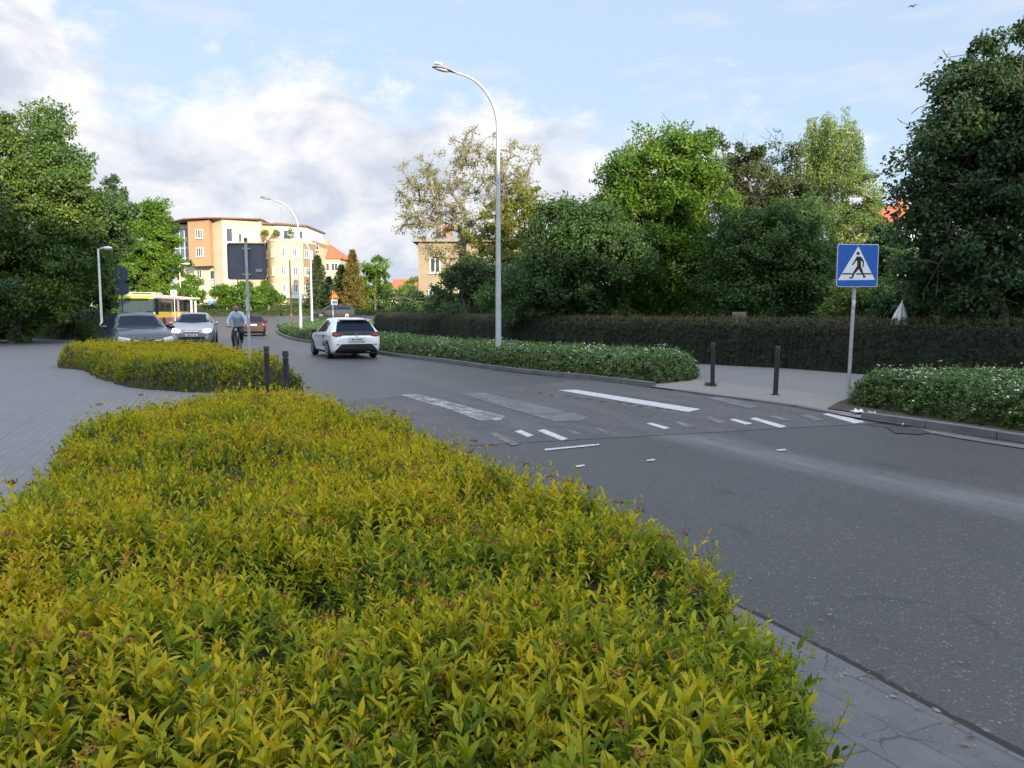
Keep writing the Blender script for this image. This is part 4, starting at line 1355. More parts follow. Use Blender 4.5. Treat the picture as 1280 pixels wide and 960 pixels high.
def window_on(parent, M, x, z, w, h, panes=2, frame=WFRAME, sill=True, name='window'):
    """frame set proud of the wall, dark pane a sub-part"""
    mb = MB()
    t = .09
    for (cx, cz, dx, dz) in ((x, z + h / 2 - t / 2, w, t), (x, z - h / 2 + t / 2, w, t), (x - w / 2 + t / 2, z, t, h - 2 * t - .004), (x + w / 2 - t / 2, z, t, h - 2 * t - .004)):
        mb.box((cx, .03, cz), (dx, .10, dz), M=M)
    for k in range(1, panes):
        mb.box((x - w / 2 + w * k / panes, .03, z), (t * .8, .09, h - 2 * t - .006), M=M)
    if sill: mb.box((x, .09, z - h / 2 - .05), (w + .2, .22, .06), M=M)
    f = mb.build(name, frame, parent)
    g = MB(); g.box((x, .012, z), (w - 2 * t, .02, h - 2 * t), M=M)
    g.build('pane', GLASS, f)
    return f


def make_apartments():
    root = empty('apartment_building', (0, 0, 0), label='large cream and orange apartment building with rounded yellow corner and flat brown eaves', cat='building')
    b0 = .85
    def X(u, Y): return (u - 640) / FPX * Y
    # footprint in plan, left to right
    def Zv(v, Y): return at(640, v, Y).z
    Ys = 124.0
    xa, xb, xc, xd, xe = X(224, 128), X(243, 124), X(268, 122), X(308, 124), X(326, 122)
    top = 15.4
    mb = MB()
    # back-left glazed stair tower and pale base
    mb.prism([(xa, 128), (xb, 126), (xb, 140), (xa, 140)], b0, top - .3); mb.build('stair_tower_wall', PALE, root)
    M, L = wall_frame((xa, 128), (xb, 126))
    for z0 in (9.2, 12.1): pass
    g = MB(); g.box((L * .5, .06, 11.4), (L * .92, .1, 6.4), M=M); gl = g.build('stair_glazing', GREYG, root)
    f = MB()
    for k in range(5): f.box((L * .04 + L * .92 * k / 4, .13, 11.4), (.07, .06, 6.4), M=M)
    for k in range(5): f.box((L * .5, .13, 8.2 + 1.6 * k), (L * .92, .061, .09), M=M)
    f.build('glazing_bars', WFRAME, gl)
    # pale lower body below the orange box
    mb = MB(); mb.prism([(xb, 125), (xc, 123.5), (xc, 140), (xb, 140)], b0, 8.3); mb.build('lower_wall', PALE, root)
    # orange oriel box hanging over it
    mb = MB(); mb.prism([(xb, 123.2), (xc, 121.7), (xc, 140), (xb, 140)], 8.3, top - .1); mb.build('oriel_wall', ORANGE, root)
    M, L = wall_frame((xb, 123.2), (xc, 121.7))
    for z in (13.2, 10.4): window_on(root, M, L * .52, z, 1.35, 1.35, 3)
    M, L = wall_frame((xb, 125), (xc, 123.5))
    for z, p in ((7.0, .85), (4.2, .85)): window_on(root, M, L * p, z, .9, 1.4, 1)
    window_on(root, M, L * .25, 7.2, 1.0, 1.3, 2)
    # ground floor door and blue-white board
    s = MB(); s.box((L * .80, .08, 2.55), (1.5, .08, .8), M=M); sg = s.build('shop_board', mat('blue_board', (.10, .30, .62), .5), root)
    s = MB(); s.box((L * .80, .13, 2.62), (.5, .03, .16), M=M); s.box((L * .80 - .35, .13, 2.45), (.3, .03, .2), M=M); s.box((L * .80 + .35, .13, 2.45), (.3, .03, .2), M=M); s.build('board_marks', WHITER, sg)
    s = MB(); s.box((L * .80, .05, 1.5), (1.3, .06, 1.25), M=M); s.build('door', DOORM, root)
    p = MB(); p.tube([(L * 1.0 - .12, .12, b0), (L * 1.0 - .12, .12, 8.3)], .07, 8, M=M); p.build('downpipe', ZINC, root)
    # tall cream slab
    mb = MB(); mb.prism([(xc, 123.0), (X(284, 122), 121.6), (xe, 123.4), (xe, 140), (xc, 140)], b0, top); mb.build('main_wall', CREAM, root)
    M, L = wall_frame((X(284, 122), 121.6), (xe, 123.4))
    window_on(root, M, L * .18, 13.0, 1.0, 2.1, 1, sill=False)
    window_on(root, M, L * .46, 12.6, .55, 1.4, 1)
    window_on(root, M, L * .15, 1.9, 1.0, 1.5, 1, sill=False)
    # orange stepped bay in front of it
    mb = MB(); mb.prism([(X(298, 120), 120.9), (X(327, 120), 120.2), (X(327, 120), 122.6), (X(298, 120), 123)], b0, 11.9); mb.build('bay_wall', PEACH, root)
    # rounded yellow corner, four storeys
    cxr, cyr, rr = X(356, 124), 130.5, 6.2
    arc = []
    for k in range(15):
        a = math.pi * (1.02 + .98 * k / 14)
        arc.append((cxr + (X(384, 124) - X(327, 124)) / 2 * math.cos(a), cyr + 8.0 * math.sin(a)))
    poly = arc + [(arc[-1][0] - .1, cyr + 10), (arc[0][0], cyr + 10)]
    mb = MB(); mb.prism(poly, b0, 12.1); mb.build('rounded_wall', YELLOW, root, smooth=True, auto=R(30))
    # parapet of the roof terrace, peach band, shop canopy
    def band(name, z0, z1, off, m, k0=0, k1=14):
        q = []
        for k in range(k0, k1 + 1):
            a = math.pi * (1.02 + .98 * k / 14)
            q.append((cxr + ((X(384, 124) - X(327, 124)) / 2 + off) * math.cos(a), cyr + (8.0 + off) * math.sin(a)))
        q2 = [(cxr + (p[0] - cxr) * .93, cyr + (p[1] - cyr) * .93) for p in reversed(q)]
        mbb = MB(); mbb.prism(q + q2, z0, z1); return mbb.build(name, m, root)
    band('parapet', 12.11, 12.5, .12, CREAM)
    band('brown_facade', 4.0, 12.0, .10, BROWNR, 11, 14)
    band('shop_canopy', 3.35, 4.0, .9, WHITER, 5, 14)
    band('plinth', b0, 2.2, .08, PEACH, 4, 14)
    # windows round the curve
    for k in (2, 5, 7, 9, 11, 12):
        a0 = math.pi * (1.02 + .98 * (k) / 14); a1 = math.pi * (1.02 + .98 * (k + 1) / 14)
        W = (X(384, 124) - X(327, 124)) / 2
        o = .12 if k >= 11 else .03
        A_ = (cxr + (W + o) * math.cos(a0), cyr + (8.0 + o) * math.sin(a0)); B_ = (cxr + (W + o) * math.cos(a1), cyr + (8.0 + o) * math.sin(a1))
        M, L = wall_frame(A_, B_)
        for z in (10.4, 7.6, 4.9):
            window_on(root, M, L * .5, z, min(L * .72, 1.15) if k != 2 else .6, 1.35, 2)
        if k >= 7: window_on(root, M, L * .5, 1.75, min(L * .75, 1.2), 1.1, 1, sill=False, name='shop_window')
    # right flank with balconies in shade
    xr = arc[-1][0]
    mb = MB(); mb.prism([(xr - .3, 129.8), (X(391, 132), 133), (X(391, 132) + .8, 141), (xr - .3, 141)], b0, 12.9); mb.build('flank_wall', BROWNR, root)
    M, L = wall_frame((xr - .3, 129.8), (X(391, 132), 133))
    for z in (4.0, 6.8, 9.6, 12.2):
        s = MB(); s.box((L * .5, .5, z - .9), (L * .9, 1.0, .15), M=M); s.box((L * .5, .97, z - .45), (L * .9, .05, .75), M=M); s.build('balcony', WHITER, root)
        window_on(root, M, L * .5, z, 1.0, 1.5, 2, sill=False)
    # set-back white penthouse with big glazing and roof
    mb = MB(); mb.prism([(X(311, 126), 126.0), (X(318, 126), 124.6), (X(352, 126), 125.5), (X(381, 126), 128.5), (X(381, 126), 140), (X(311, 126), 140)], 12.1, 14.9); mb.build('penthouse_wall', WHITER, root)
    M, L = wall_frame((X(318, 126), 124.6), (X(352, 126), 125.5))
    window_on(root, M, L * .27, 13.5, 1.9, 1.9, 3, sill=False)
    s = MB(); s.box((L * .70, .04, 13.5), (L * .42, .05, 2.7), M=M); s.build('penthouse_wall', YELLOW, root)
    M, L = wall_frame((X(352, 126), 125.5), (X(381, 126), 128.5))
    window_on(root, M, L * .35, 13.4, 1.5, 1.7, 2, sill=False); window_on(root, M, L * .78, 13.4, 1.0, 1.7, 1, sill=False)
    # eaves : thin brown slab over all, dropping to the right
    mb = MB(); mb.prism([(xa - .6, 127.2), (xb - .2, 122.4), (xc, 121.0), (X(284, 122), 120.9), (xe + .3, 122.2), (xe, 141), (xa - .6, 141)], top, top + .18)
    mb.prism([(X(310, 126), 125.2), (X(318, 126), 123.8), (X(353, 126), 124.6), (X(383, 126), 127.8), (X(383, 126), 141), (xe + .05, 141), (xe + .05, 125.5)], 14.9, 15.15)
    mb.build('roof', ROOFB, root)
    for c_, d_ in (((X(316, 128), 128, 16.1), (1.2, 1.0, 1.4)), ((X(321, 128), 128.2, 15.8), (1.6, 1.1, .8)), ((X(270, 128), 128, 15.95), (1.0, .8, .6)), ((X(339, 128), 129, 15.6), (.9, .8, .8))):
        mb = MB(); mb.box(c_, d_); mb.build('chimney', WHITER, root)
    mb = MB(); mb.tube([(X(356, 130), 130, 15.1), (X(356, 130), 130, 18.2)], .06, 6); mb.build('aerial', ZINC, root)
    return root


make_apartments()
# pots of greenery on the roof terrace
for i, (u, lab) in enumerate(((331, 'small potted bush at the left of the roof terrace'), (346, 'small potted bush in the middle of the roof terrace'), (363, 'largest potted bush on the roof terrace, right of the others'))):
    p = at(u, 291, 123.0 if i < 2 else 123.6)
    mb = MB(); mb.lathe([(.16, 0), (.24, .02), (.32, .45), (.28, .45)], n=10)
    rt = empty('potted_plant', (p.x, p.y, 12.5), label=lab, cat='potted plant', group='potted bushes on the roof terrace')
    mb.build('pot', TILE, rt)
    n = 260
    r = np.random.default_rng(300 + i)
    P = unit(r.normal(0, 1, (n, 3))) * (r.random(n) ** .4)[:, None] * np.array([.65, .6, .6 + .35 * (i == 2)]) + np.array([0, 0, .85])
    Vv, Ff = leaf_quads(P, unit(r.normal(0, 1, (n, 3))), unit(r.normal(0, 1, (n, 3))), np.full(n, .26), np.full(n, .18))
    link_mesh('leaves', np_mesh('leaves', Vv, Ff, r.random(n)), L_MID, rt)


def gable_house(name, label, x0, x1, y0, y1, zb, ze, zr, wall, roof, ridge='x', wins=(), hip=0.0, chimney=(), cat='house', eave=.4):
    root = empty(name, ((x0 + x1) / 2, y0, zb), label=label, cat=cat)
    c = Vector(root.location)
    T = Matrix.Translation(-c)
    mb = MB()
    if ridge == 'x':
        ym = (y0 + y1) / 2
        mb.add([(x0, y0, zb), (x1, y0, zb), (x1, y1, zb), (x0, y1, zb), (x0, y0, ze), (x1, y0, ze), (x1, y1, ze), (x0, y1, ze)] + ([(x0, ym, zr), (x1, ym, zr)] if not hip else []),
               [(0, 1, 5, 4), (2, 3, 7, 6), (3, 2, 1, 0)] + ([(1, 2, 6, 9, 5), (3, 0, 4, 8, 7), (4, 5, 9, 8), (6, 7, 8, 9)] if not hip else [(1, 2, 6, 5), (3, 0, 4, 7), (4, 5, 6, 7)]), M=T)
    w = mb.build('wall', wall, root)
    mb = MB()
    e = eave
    ym = (y0 + y1) / 2
    s = (zr - ze) / (ym - y0)
    zl = ze - s * e
    hx = hip
    hl = 0 if isinstance(hip, tuple) else hip
    hx = hip[1] if isinstance(hip, tuple) else hip
    eL = e if not hl else 0; eR = e if not hx else 0
    o = [(x0 - e, y0 - e, zl), (x1 + e, y0 - e, zl), (x1 + e, y1 + e, zl), (x0 - e, y1 + e, zl), (x0 - eL + hl, ym, zr), (x1 + eR - hx, ym, zr)]
    o = [Vector(p) + Vector((0, 0, .06)) for p in o]
    up = [p + Vector((0, 0, .22)) for p in o]
    F0 = [(0, 1, 5, 4), (2, 3, 4, 5)] + ([(1, 2, 5), (3, 0, 4)] if hip else [])
    mb.add(o + up, [tuple(reversed(f)) for f in F0] + [tuple(i + 6 for i in f) for f in F0] + [(0, 1, 7, 6), (2, 3, 9, 8), (1, 2, 8, 7), (3, 0, 6, 9)] + ([] if hip else []), M=T)
    rf = mb.build('roof', roof, root)
    for (cx, cy, cz, dx, dy, dz) in chimney:
        m2 = MB(); m2.box((cx, cy, cz), (dx, dy, dz), M=T); m2.build('chimney', PEACH if dz > 2.5 else mat('brick_chimney', (.35, .16, .09), .9, noise=(8, .3)), rf)
    for (side, pos, z, ww, hh, pn) in wins:
        if side == 'f': M, L = wall_frame((x0, y0), (x1, y0))
        elif side == 'l': M, L = wall_frame((x0, y1), (x0, y0))
        else: M, L = wall_frame((x1, y0), (x1, y1))
        window_on(root, T @ M, L * pos, z, ww, hh, pn)
    return root


def XU(u, Y): return (u - 640) / FPX * Y


# red-roofed house right of the apartments
gable_house('red_roof_house', 'pale house with steep red tiled roof just right of the apartment building', XU(382, 138), XU(427, 138), 138, 150, .9, 10.6, 14.6, CREAM, TILE, hip=(0, 5.2),
            chimney=[(XU(407, 142), 141.5, 12.3, 2.1, 2.0, 3.2)], wins=[('f', .3, 9.0, 1.2, 1.4, 2), ('f', .62, 9.0, 1.2, 1.4, 2), ('f', .85, 9, 1.2, 1.4, 2), ('f', .3, 6.0, 1.2, 1.4, 2), ('f', .7, 6, 1.2, 1.4, 2), ('f', .3, 3.1, 1.2, 1.4, 2), ('f', .7, 3.1, 1.2, 1.4, 2)])
# old beige house behind the sparse tree
hb = gable_house('old_beige_house', 'weathered two-storey beige house with flat-looking roof behind the sparse old tree', XU(524, 70), XU(524, 70) + 11.5, 70, 80, .2, 7.55, 8.35, GREYR, mat('grey_roof_felt', (.24, .22, .20), .9), hip=4.0, eave=.5,
                 wins=[('f', .13, 5.5, .95, 1.35, 2), ('f', .36, 5.5, .95, 1.35, 2), ('f', .62, 5.5, .95, 1.35, 2), ('f', .86, 5.5, .95, 1.35, 2),
                       ('f', .13, 2.6, 1.25, 1.7, 3), ('f', .36, 2.6, 1.25, 1.7, 3), ('f', .62, 2.6, 1.25, 1.7, 3), ('f', .86, 2.6, 1.25, 1.7, 3), ('l', .5, 5.5, .9, 1.3, 2), ('l', .5, 2.6, .9, 1.3, 2)],
                 chimney=[(XU(560, 74), 74, 8.8, .8, .7, 1.2)])
# low far houses in the gap
gable_house('low_house', 'long low pale house with thin red roof edge in the far gap', XU(488, 150), XU(560, 150), 150, 158, .9, 3.6, 4.6, PALE, TILE, eave=.5,
            wins=[('f', .08 + .105 * k, 2.5, .9, 1.3, 1) for k in range(8)])
gable_house('low_house', 'small far house with reddish roof above the low pale one', XU(492, 185), XU(518, 185), 185, 194, .9, 6.2, 8.6, WHITER, TILE, eave=.5, wins=[('f', .3, 4.5, 1.2, 1.2, 2), ('f', .7, 4.5, 1.2, 1.2, 2)])
# red roof peeping out on the right
gable_house('red_roof_house', 'house with bright red roof and white gable peeping out between trees on the right', XU(1106, 58), XU(1138, 58) + .2, 58, 66, .1, 8.0, 9.35, WHITER, mat('bright_red_tile', (.42, .11, .05), .75, noise=(3, .25)), eave=.35,
            wins=[('f', .5, 6.3, 1.0, 1.3, 2), ('f', .5, 3.3, 1.0, 1.3, 2)], chimney=[(XU(1131, 60), 61.5, 9.6, .7, .6, 1.3)])

# ------- unseen blocks added behind the viewer, heights shaped to shade the crossing
def shade_block(label, x0, x1, y0, y1, h, m):
    n = max(int((x1 - x0) / 3.2), 1)
    wins = [('b', 0, 0, 0, 0, 0)]
    rt = gable_house('shade_caster_block', label, x0, x1, y0, y1, 0, h - 2.4, h, m, TILE, hip=3.0, eave=.6, cat='building')
    T = Matrix.Translation(-Vector(rt.location))
    M, L = wall_frame((x1, y1), (x0, y1))
    nz = int((h - 3) / 2.9)
    for k in range(n):
        for j in range(nz):
            mb = MB(); mb.box((L * (k + .5) / n, .03, 1.9 + 2.9 * j), (1.3, .08, 1.5), M=T @ M); mb.build('window', GLASS, rt)
    return rt


SHADE = [(-44, -20, -44, -32, 21.0, CREAM, 'unseen cream block added for shade, behind the viewer on the left'),
         (-19, 20, -42, -30, 23.4, PALE, 'unseen pale block added for shade, directly behind the viewer'),
         (21.5, 36.5, -44, -32, 20.5, PEACH, 'unseen peach block added for shade, behind the viewer on the right'),
         (38, 70, -40, -28, 20.0, CREAM, 'unseen long cream block added for shade, far behind the viewer on the right')]
for (a, b, c, d, h, m, lab) in SHADE:
    shade_block(lab, a, b, c, d, h, m)
# ------------------------------------------------------------------ street furniture
GALV = mat('galvanised_steel', (.40, .41, .43), .5, metal=.55, noise=(6, .15))
LAMPG = mat('painted_grey_steel', (.46, .47, .49), .5, metal=.3, noise=(4, .12))
LAMPW = mat('pale_lamp_post_paint', (.66, .66, .63), .5, noise=(4, .1))
LAMPH = mat('lamp_housing', (.22, .24, .27), .4, metal=.2)
LENS = mat('lamp_lens', (.45, .48, .52), .15, spec=.7)
BOLL = mat('bollard_black', (.022, .024, .028), .42, noise=(14, .3))
BOLLC = mat('bollard_ring', (.10, .10, .105), .4)
WHITE = mat('sign_white', (.72, .73, .74), .45)
BLUE = mat('sign_blue', (.018, .10, .42), .4)
BLACK = mat('sign_black', (.012, .012, .014), .45)
SIGNBACK = mat('sign_back_grey', (.095, .105, .125), .5, noise=(3, .1))
STICK = mat('torn_stickers', (.50, .50, .50), .8, noise=(25, .5))


def lamp(label, base, h, arm, rad, azim, m, head=1.0, group=None, arc_h=None):
    root = empty('street_lamp', (base[0], base[1], gz(*base)), azim, label=label, cat='street lamp', group=group)
    s = h / 8.0
    arc_h = arc_h or 1.9 * s
    P = [(0, 0, -.1), (0, 0, 1.2), (0, 0, h - arc_h)]
    rr = [rad * 1.35, rad * 1.3, rad * .9]
    n = 12
    for k in range(1, n + 1):
        a = math.pi / 2 * k / n * .93
        P.append((-arm * (1 - math.cos(a)), 0, h - arc_h + arc_h * math.sin(a)))
        rr.append(rad * (.9 - .45 * k / n))
    mb = MB(); mb.tube(P, rr, 14); mb.build('pole', m, root, True, auto=R(40))
    mb = MB(); mb.box((0, -rad * 1.3, .75), (rad * 1.3, .012, .35)); mb.build('service_door', m, root)
    mb = MB(); mb.lathe([(rad * 2.2, 0), (rad * 2.2, .06), (rad * 1.4, .12)], n=12); mb.build('foot_ring', m, root)
    # luminaire
    e = Vector(P[-1]); d = (Vector(P[-1]) - Vector(P[-2])).normalized()
    up = Vector((0, 1, 0)).cross(d).normalized()
    if up.z < 0: up = -up
    Mx = Matrix(((d.x, 0, up.x, e.x), (d.y, 1, up.y, e.y), (d.z, 0, up.z, e.z), (0, 0, 0, 1)))
    hs = head
    prof = [(-.05, .035, .035, 0), (.05, .06, .05, .01), (.18, .12, .075, .03), (.40, .155, .095, .045), (.60, .13, .08, .04), (.72, .06, .04, .02)]
    V = []; F = []
    nk = 14
    for (x, w, hh, zc) in prof:
        for k in range(nk):
            a = 2 * math.pi * k / nk
            zz = math.sin(a) * hh
            if zz < 0: zz *= .35
            V.append((x * hs, math.cos(a) * w * hs, (zz + zc) * hs))
    for i in range(len(prof) - 1):
        for k in range(nk):
            a0 = i * nk + k; a1 = i * nk + (k + 1) % nk
            F.append((a0, a1, a1 + nk, a0 + nk))
    F += [tuple(reversed(range(nk))), tuple(range((len(prof) - 1) * nk, len(prof) * nk))]
    mb = MB(); mb.add(V, F, 0, Mx)
    hd = mb.build('lamp_head', LAMPH, root, True, auto=R(50))
    mb = MB(); mb.ball((.42 * hs, 0, .012 * hs), (.24 * hs, .11 * hs, .055 * hs), 12, 0, Mx); mb.build('lens', LENS, hd, True)
    if head == .95:
        mb = MB(); mb.box((.56 * hs, 0, .155 * hs), (.22 * hs, .16 * hs, .06 * hs), 0, 0, Mx); mb.build('photocell', LENS, hd, bevel=.01)
    return root


LGp = 'curved street lamps along the right kerb'
lamp('tallest curved street lamp standing in the shrub bed in the middle of the photo', (-.39, 22.5), at(570, 91, 22.5).z, 1.30, .062, 0.0, LAMPG, .95, LGp, 1.55)
p = at(376, 400, 43.5)
lamp('second curved street lamp, behind the white car to its left', (p.x, p.y), at(345, 250, 43.5).z, 1.5, .07, 0.0, LAMPG, 1.0, LGp, 1.7)
p = at(390, 400, 62)
lamp('third curved street lamp, just right of the second one', (p.x, p.y), at(375, 298, 62).z, 1.2, .075, 0.2, LAMPG, 1.0, LGp, 1.5)


def small_lamp(label, u, Y, top, arm=.55):
    p = at(u, 400, Y); z0 = gz(p.x, p.y); h = at(u, top, Y).z - z0
    root = empty('street_lamp', (p.x, p.y, z0), label=label, cat='street lamp', group='short straight lamps on the left side')
    mb = MB(); mb.tube([(0, 0, -.1), (0, 0, 1.0), (0, 0, 1.01), (0, 0, h)], [.085, .085, .055, .045], 10); mb.build('pole', LAMPW, root, True, auto=R(40))
    mb = MB(); mb.tube([(0, 0, h - .05), (.12, 0, h + .02), (arm * .5, 0, h + .04)], .03, 8); mb.build('arm', LAMPW, root, True)
    mb = MB(); mb.ball((arm * .78, 0, h + .03), (arm * .42, .14, .085), 12); hd = mb.build('lamp_head', LAMPW, root, True)
    mb = MB(); mb.ball((arm * .8, 0, h - .015), (arm * .3, .1, .06), 10); mb.build('lens', LENS, hd, True)
    return root


small_lamp('short straight street lamp left of the blue round signs', 127, 36, 311)
small_lamp('short straight street lamp above the rear of the bus', 227, 72, 330, .8)
small_lamp('street lamp head poking out of the bright green tree above the bus', 183, 78, 283, 1.1)
for u, Y, top, lab in ((467, 118, 352, 'thin grey mast in front of the round green far tree'), (478, 118, 336, 'taller thin grey mast right of the round green far tree'), (364, 95, 325, 'dark thin wooden mast in front of the rounded yellow facade')):
    p = at(u, 395, Y); z0 = gz(p.x, p.y)
    rt = empty('mast', (p.x, p.y, z0), label=lab, cat='mast')
    mb = MB(); mb.tube([(0, 0, -.1), (0, 0, at(u, top, Y).z - z0)], [.14, .09], 8); mb.build('pole', LAMPG if u > 400 else mat('weathered_wood', (.06, .05, .042), .9), rt, True, auto=R(40))
    mb = MB(); mb.lathe([(.2, 0), (.2, .25), (.15, .3)], n=8); mb.build('foot', DOORM, rt)


# bollards
def bollard(label, p, h, tilt=0.0):
    root = empty('bollard', (p[0], p[1], .03), label=label, cat='bollard', group='black bollards at the crossing')
    root.rotation_euler = (0, tilt, random.random())
    mb = MB(); mb.lathe([(.045, -.05), (.045, h - .11)], n=18); mb.build('post', BOLL, root, True, auto=R(40))
    mb = MB(); mb.lathe([(.036, h - .112), (.036, h - .085)], n=18); mb.build('neck', BOLLC, root, True, auto=R(40))
    mb = MB(); mb.lathe([(.045, h - .087), (.048, h - .082), (.048, h - .012), (.042, h), (.0, h + .004)], n=18); mb.build('cap', BOLL, root, True, auto=R(30))
    mb = MB(); mb.lathe([(.085, -.02), (.085, .008), (.05, .014)], n=18); mb.build('base_plate', BOLL, root, True, auto=R(30))


bollard('left bollard of the pair standing between the two golden hedges', (-4.31, 13.75), .93)
bollard('right bollard of the pair standing between the two golden hedges', (-3.53, 12.2), .93)
q = gx(890.5, 484.5); bollard('bollard with weeds at its foot on the beige pavement', (q.x, q.y), .90, -.01)
q = gx(969, 495.5); bollard('bollard without weeds, nearest to the crossing sign', (q.x, q.y), .90, .028)


# pedestrian crossing sign, front
def sign_board(root, w, h, t, z, M, face, edge, r=.06, name='board'):
    def rounded(a, b, rr, n=5):
        pts = []
        for cx, cy, s in ((a - rr, b - rr, 0), (-a + rr, b - rr, 90), (-a + rr, -b + rr, 180), (a - rr, -b + rr, 270)):
            for k in range(n + 1):
                an = R(s + 90 * k / n); pts.append((cx + rr * math.cos(an), cy + rr * math.sin(an)))
        return pts
    # local: x right, y up -> rotate to x right, z up, front -Y
    mb = MB(); mb.prism(rounded(w / 2, h / 2, r), 0, t, 0, M); b = mb.build(name, edge, root)
    return b, rounded


UPR = Matrix(((1, 0, 0, 0), (0, 0, -1, 0), (0, 1, 0, 0), (0, 0, 0, 1)))   # (x,y,z) -> (x,-z,y): thickness towards the viewer (-Y)


def crossing_sign():
    p = (5.99, 13.75)
    root = empty('crossing_sign', (p[0], p[1], .03), R(7), label='blue square pedestrian crossing sign on a grey pole', cat='road sign')
    mb = MB(); mb.tube([(-.04, .05, -.1), (-.015, .045, 1.4), (.01, .045, 2.60)], .030, 12); pl = mb.build('pole', GALV, root, True, auto=R(40))
    S = .765
    zc = 2.33
    M = Matrix.Translation((0, 0, zc)) @ UPR
    b, rounded = sign_board(root, S, S * .97, .02, zc, M, None, SIGNBACK, .045)
    def plate(name, poly, z0, z1, m, par=b):
        q = MB(); q.prism(poly, z0, z1, 0, M); return q.build(name, m, par)
    plate('white_border', rounded(S / 2 - .004, S * .97 / 2 - .004, .042), .0205, .0225, WHITE)
    plate('blue_field', rounded(S / 2 - .014, S * .97 / 2 - .014, .036), .0230, .0250, BLUE)
    def U(x, y): return ((x - 247) / 265 * S, (198 - y) / 260 * S)
    plate('white_triangle', [U(124, 284), U(361, 281), U(246, 86)][::1], .0255, .0272, WHITE)
    q = MB()
    z0, z1 = .0276, .0290

    def limb(a, b_, w0, w1):
        a = Vector(U(*a)); b_ = Vector(U(*b_)); d = (b_ - a).normalized(); n_ = Vector((-d.y, d.x))
        w0 *= S / 265; w1 *= S / 265
        pts = [a + n_ * w0 / 2, a - n_ * w0 / 2, b_ - n_ * w1 / 2, b_ + n_ * w1 / 2]
        q.prism([tuple(v) for v in reversed(pts)], z0, z1, 0, M)
    z1 = .0290
    hc = U(246, 127); hr = 10 * S / 265
    q.prism([(hc[0] + hr * math.cos(2 * math.pi * k / 18), hc[1] + hr * math.sin(2 * math.pi * k / 18)) for k in range(18)], z0, z1, 0, M)
    q.prism([U(236, 145), U(262, 145), U(272, 156), U(266, 180), U(268, 212), U(243, 212), U(243, 178), U(238, 165)][::-1], z0, z1 + .0003, 0, M)
    limb((242, 150), (226, 176), 12, 9); limb((227, 174), (212, 196), 9, 7)
    limb((264, 152), (282, 176), 12, 9); limb((282, 174), (281, 206), 9, 7)
    limb((250, 208), (224, 242), 20, 14); limb((225, 240), (214, 270), 12, 9); limb((216, 270), (195, 271), 9, 7)
    limb((260, 208), (276, 238), 20, 14); limb((275, 236), (292, 262), 12, 9); limb((286, 268), (299, 262), 9, 7)
    z0 = .0276
    limb((150, 246.5), (216, 246.5), 8, 8); limb((240, 246.5), (274, 246.5), 8, 8); limb((286, 246), (338, 245.5), 8, 8)
    q.build('walking_figure', BLACK, b)
    for dz in (-.2, .2):
        mb = MB(); mb.box((0, .035, zc + dz), (.16, .05, .03)); mb.build('bracket', GALV, root)
    mb = MB()
    r = random.Random(5)
    for k in range(7):
        z = 1.52 + .28 * r.random(); a = r.uniform(-.6, .6)
        x = -.015 + .032 * math.sin(a); y = .045 - .032 * math.cos(a)
        mb.box((x, y - .001, z), (.03 + .012 * r.random(), .004, .03 + .05 * r.random()), rz=a)
    mb.build('sticker', STICK, pl)


crossing_sign()


def sign_from_behind():
    root = empty('road_sign', (-5.2, 15.5, .03), R(4), label='dark back of a square road sign on a pole in the golden hedge', cat='road sign')
    mb = MB(); mb.tube([(0.015, 0, -.1), (0.0, 0, 2.92)], .032, 12); pl = mb.build('pole', GALV, root, True, auto=R(40))
    zc = 2.51; S = .74
    M = Matrix.Translation((0, .035, zc)) @ Matrix.Rotation(math.pi, 4, 'Z') @ UPR
    b, rounded = sign_board(root, S, S * .96, .018, zc, M, None, SIGNBACK, .05)
    # turned-in rim of the sheet-metal board
    mb = MB()
    o = rounded(S / 2, S * .96 / 2, .05); i_ = rounded(S / 2 - .014, S * .96 / 2 - .014, .04)
    n = len(o)
    V = [(x, y, 0) for x, y in o] + [(x, y, 0) for x, y in i_] + [(x, y, -.02) for x, y in o] + [(x, y, -.02) for x, y in i_]
    F = []
    for k in range(n):
        j = (k + 1) % n
        F += [(2 * n + k, 2 * n + j, 3 * n + j, 3 * n + k), (k, j, 2 * n + j, 2 * n + k), (n + k, n + j, 3 * n + j, 3 * n + k)]
    mb.add(V, F, 0, M); mb.build('rim', SIGNBACK, b)
    mb = MB(); mb.box((.235, .024, zc - .175), (.12, .004, .06)); mb.build('sticker', mat('pale_sticker', (.30, .32, .28), .6), b)
    for dz in (-.25, .25):
        mb = MB(); mb.box((0, .022, zc + dz), (.16, .016, .03)); mb.build('bracket', GALV, root)
    mb = MB(); mb.lathe([(.036, 2.90), (.036, 2.95), (.02, 2.97)], n=12); mb.build('cap', mat('rusty_cap', (.12, .06, .04), .8), root)
    mb = MB()
    r = random.Random(9)
    for k in range(12):
        z = 1.25 + .75 * r.random(); a = r.uniform(-.9, .9)
        mb.box((.034 * math.sin(a), -.034 * math.cos(a), z), (.025 + .015 * r.random(), .004, .03 + .08 * r.random()), rz=a)
    mb.build('sticker', STICK, pl)


sign_from_behind()

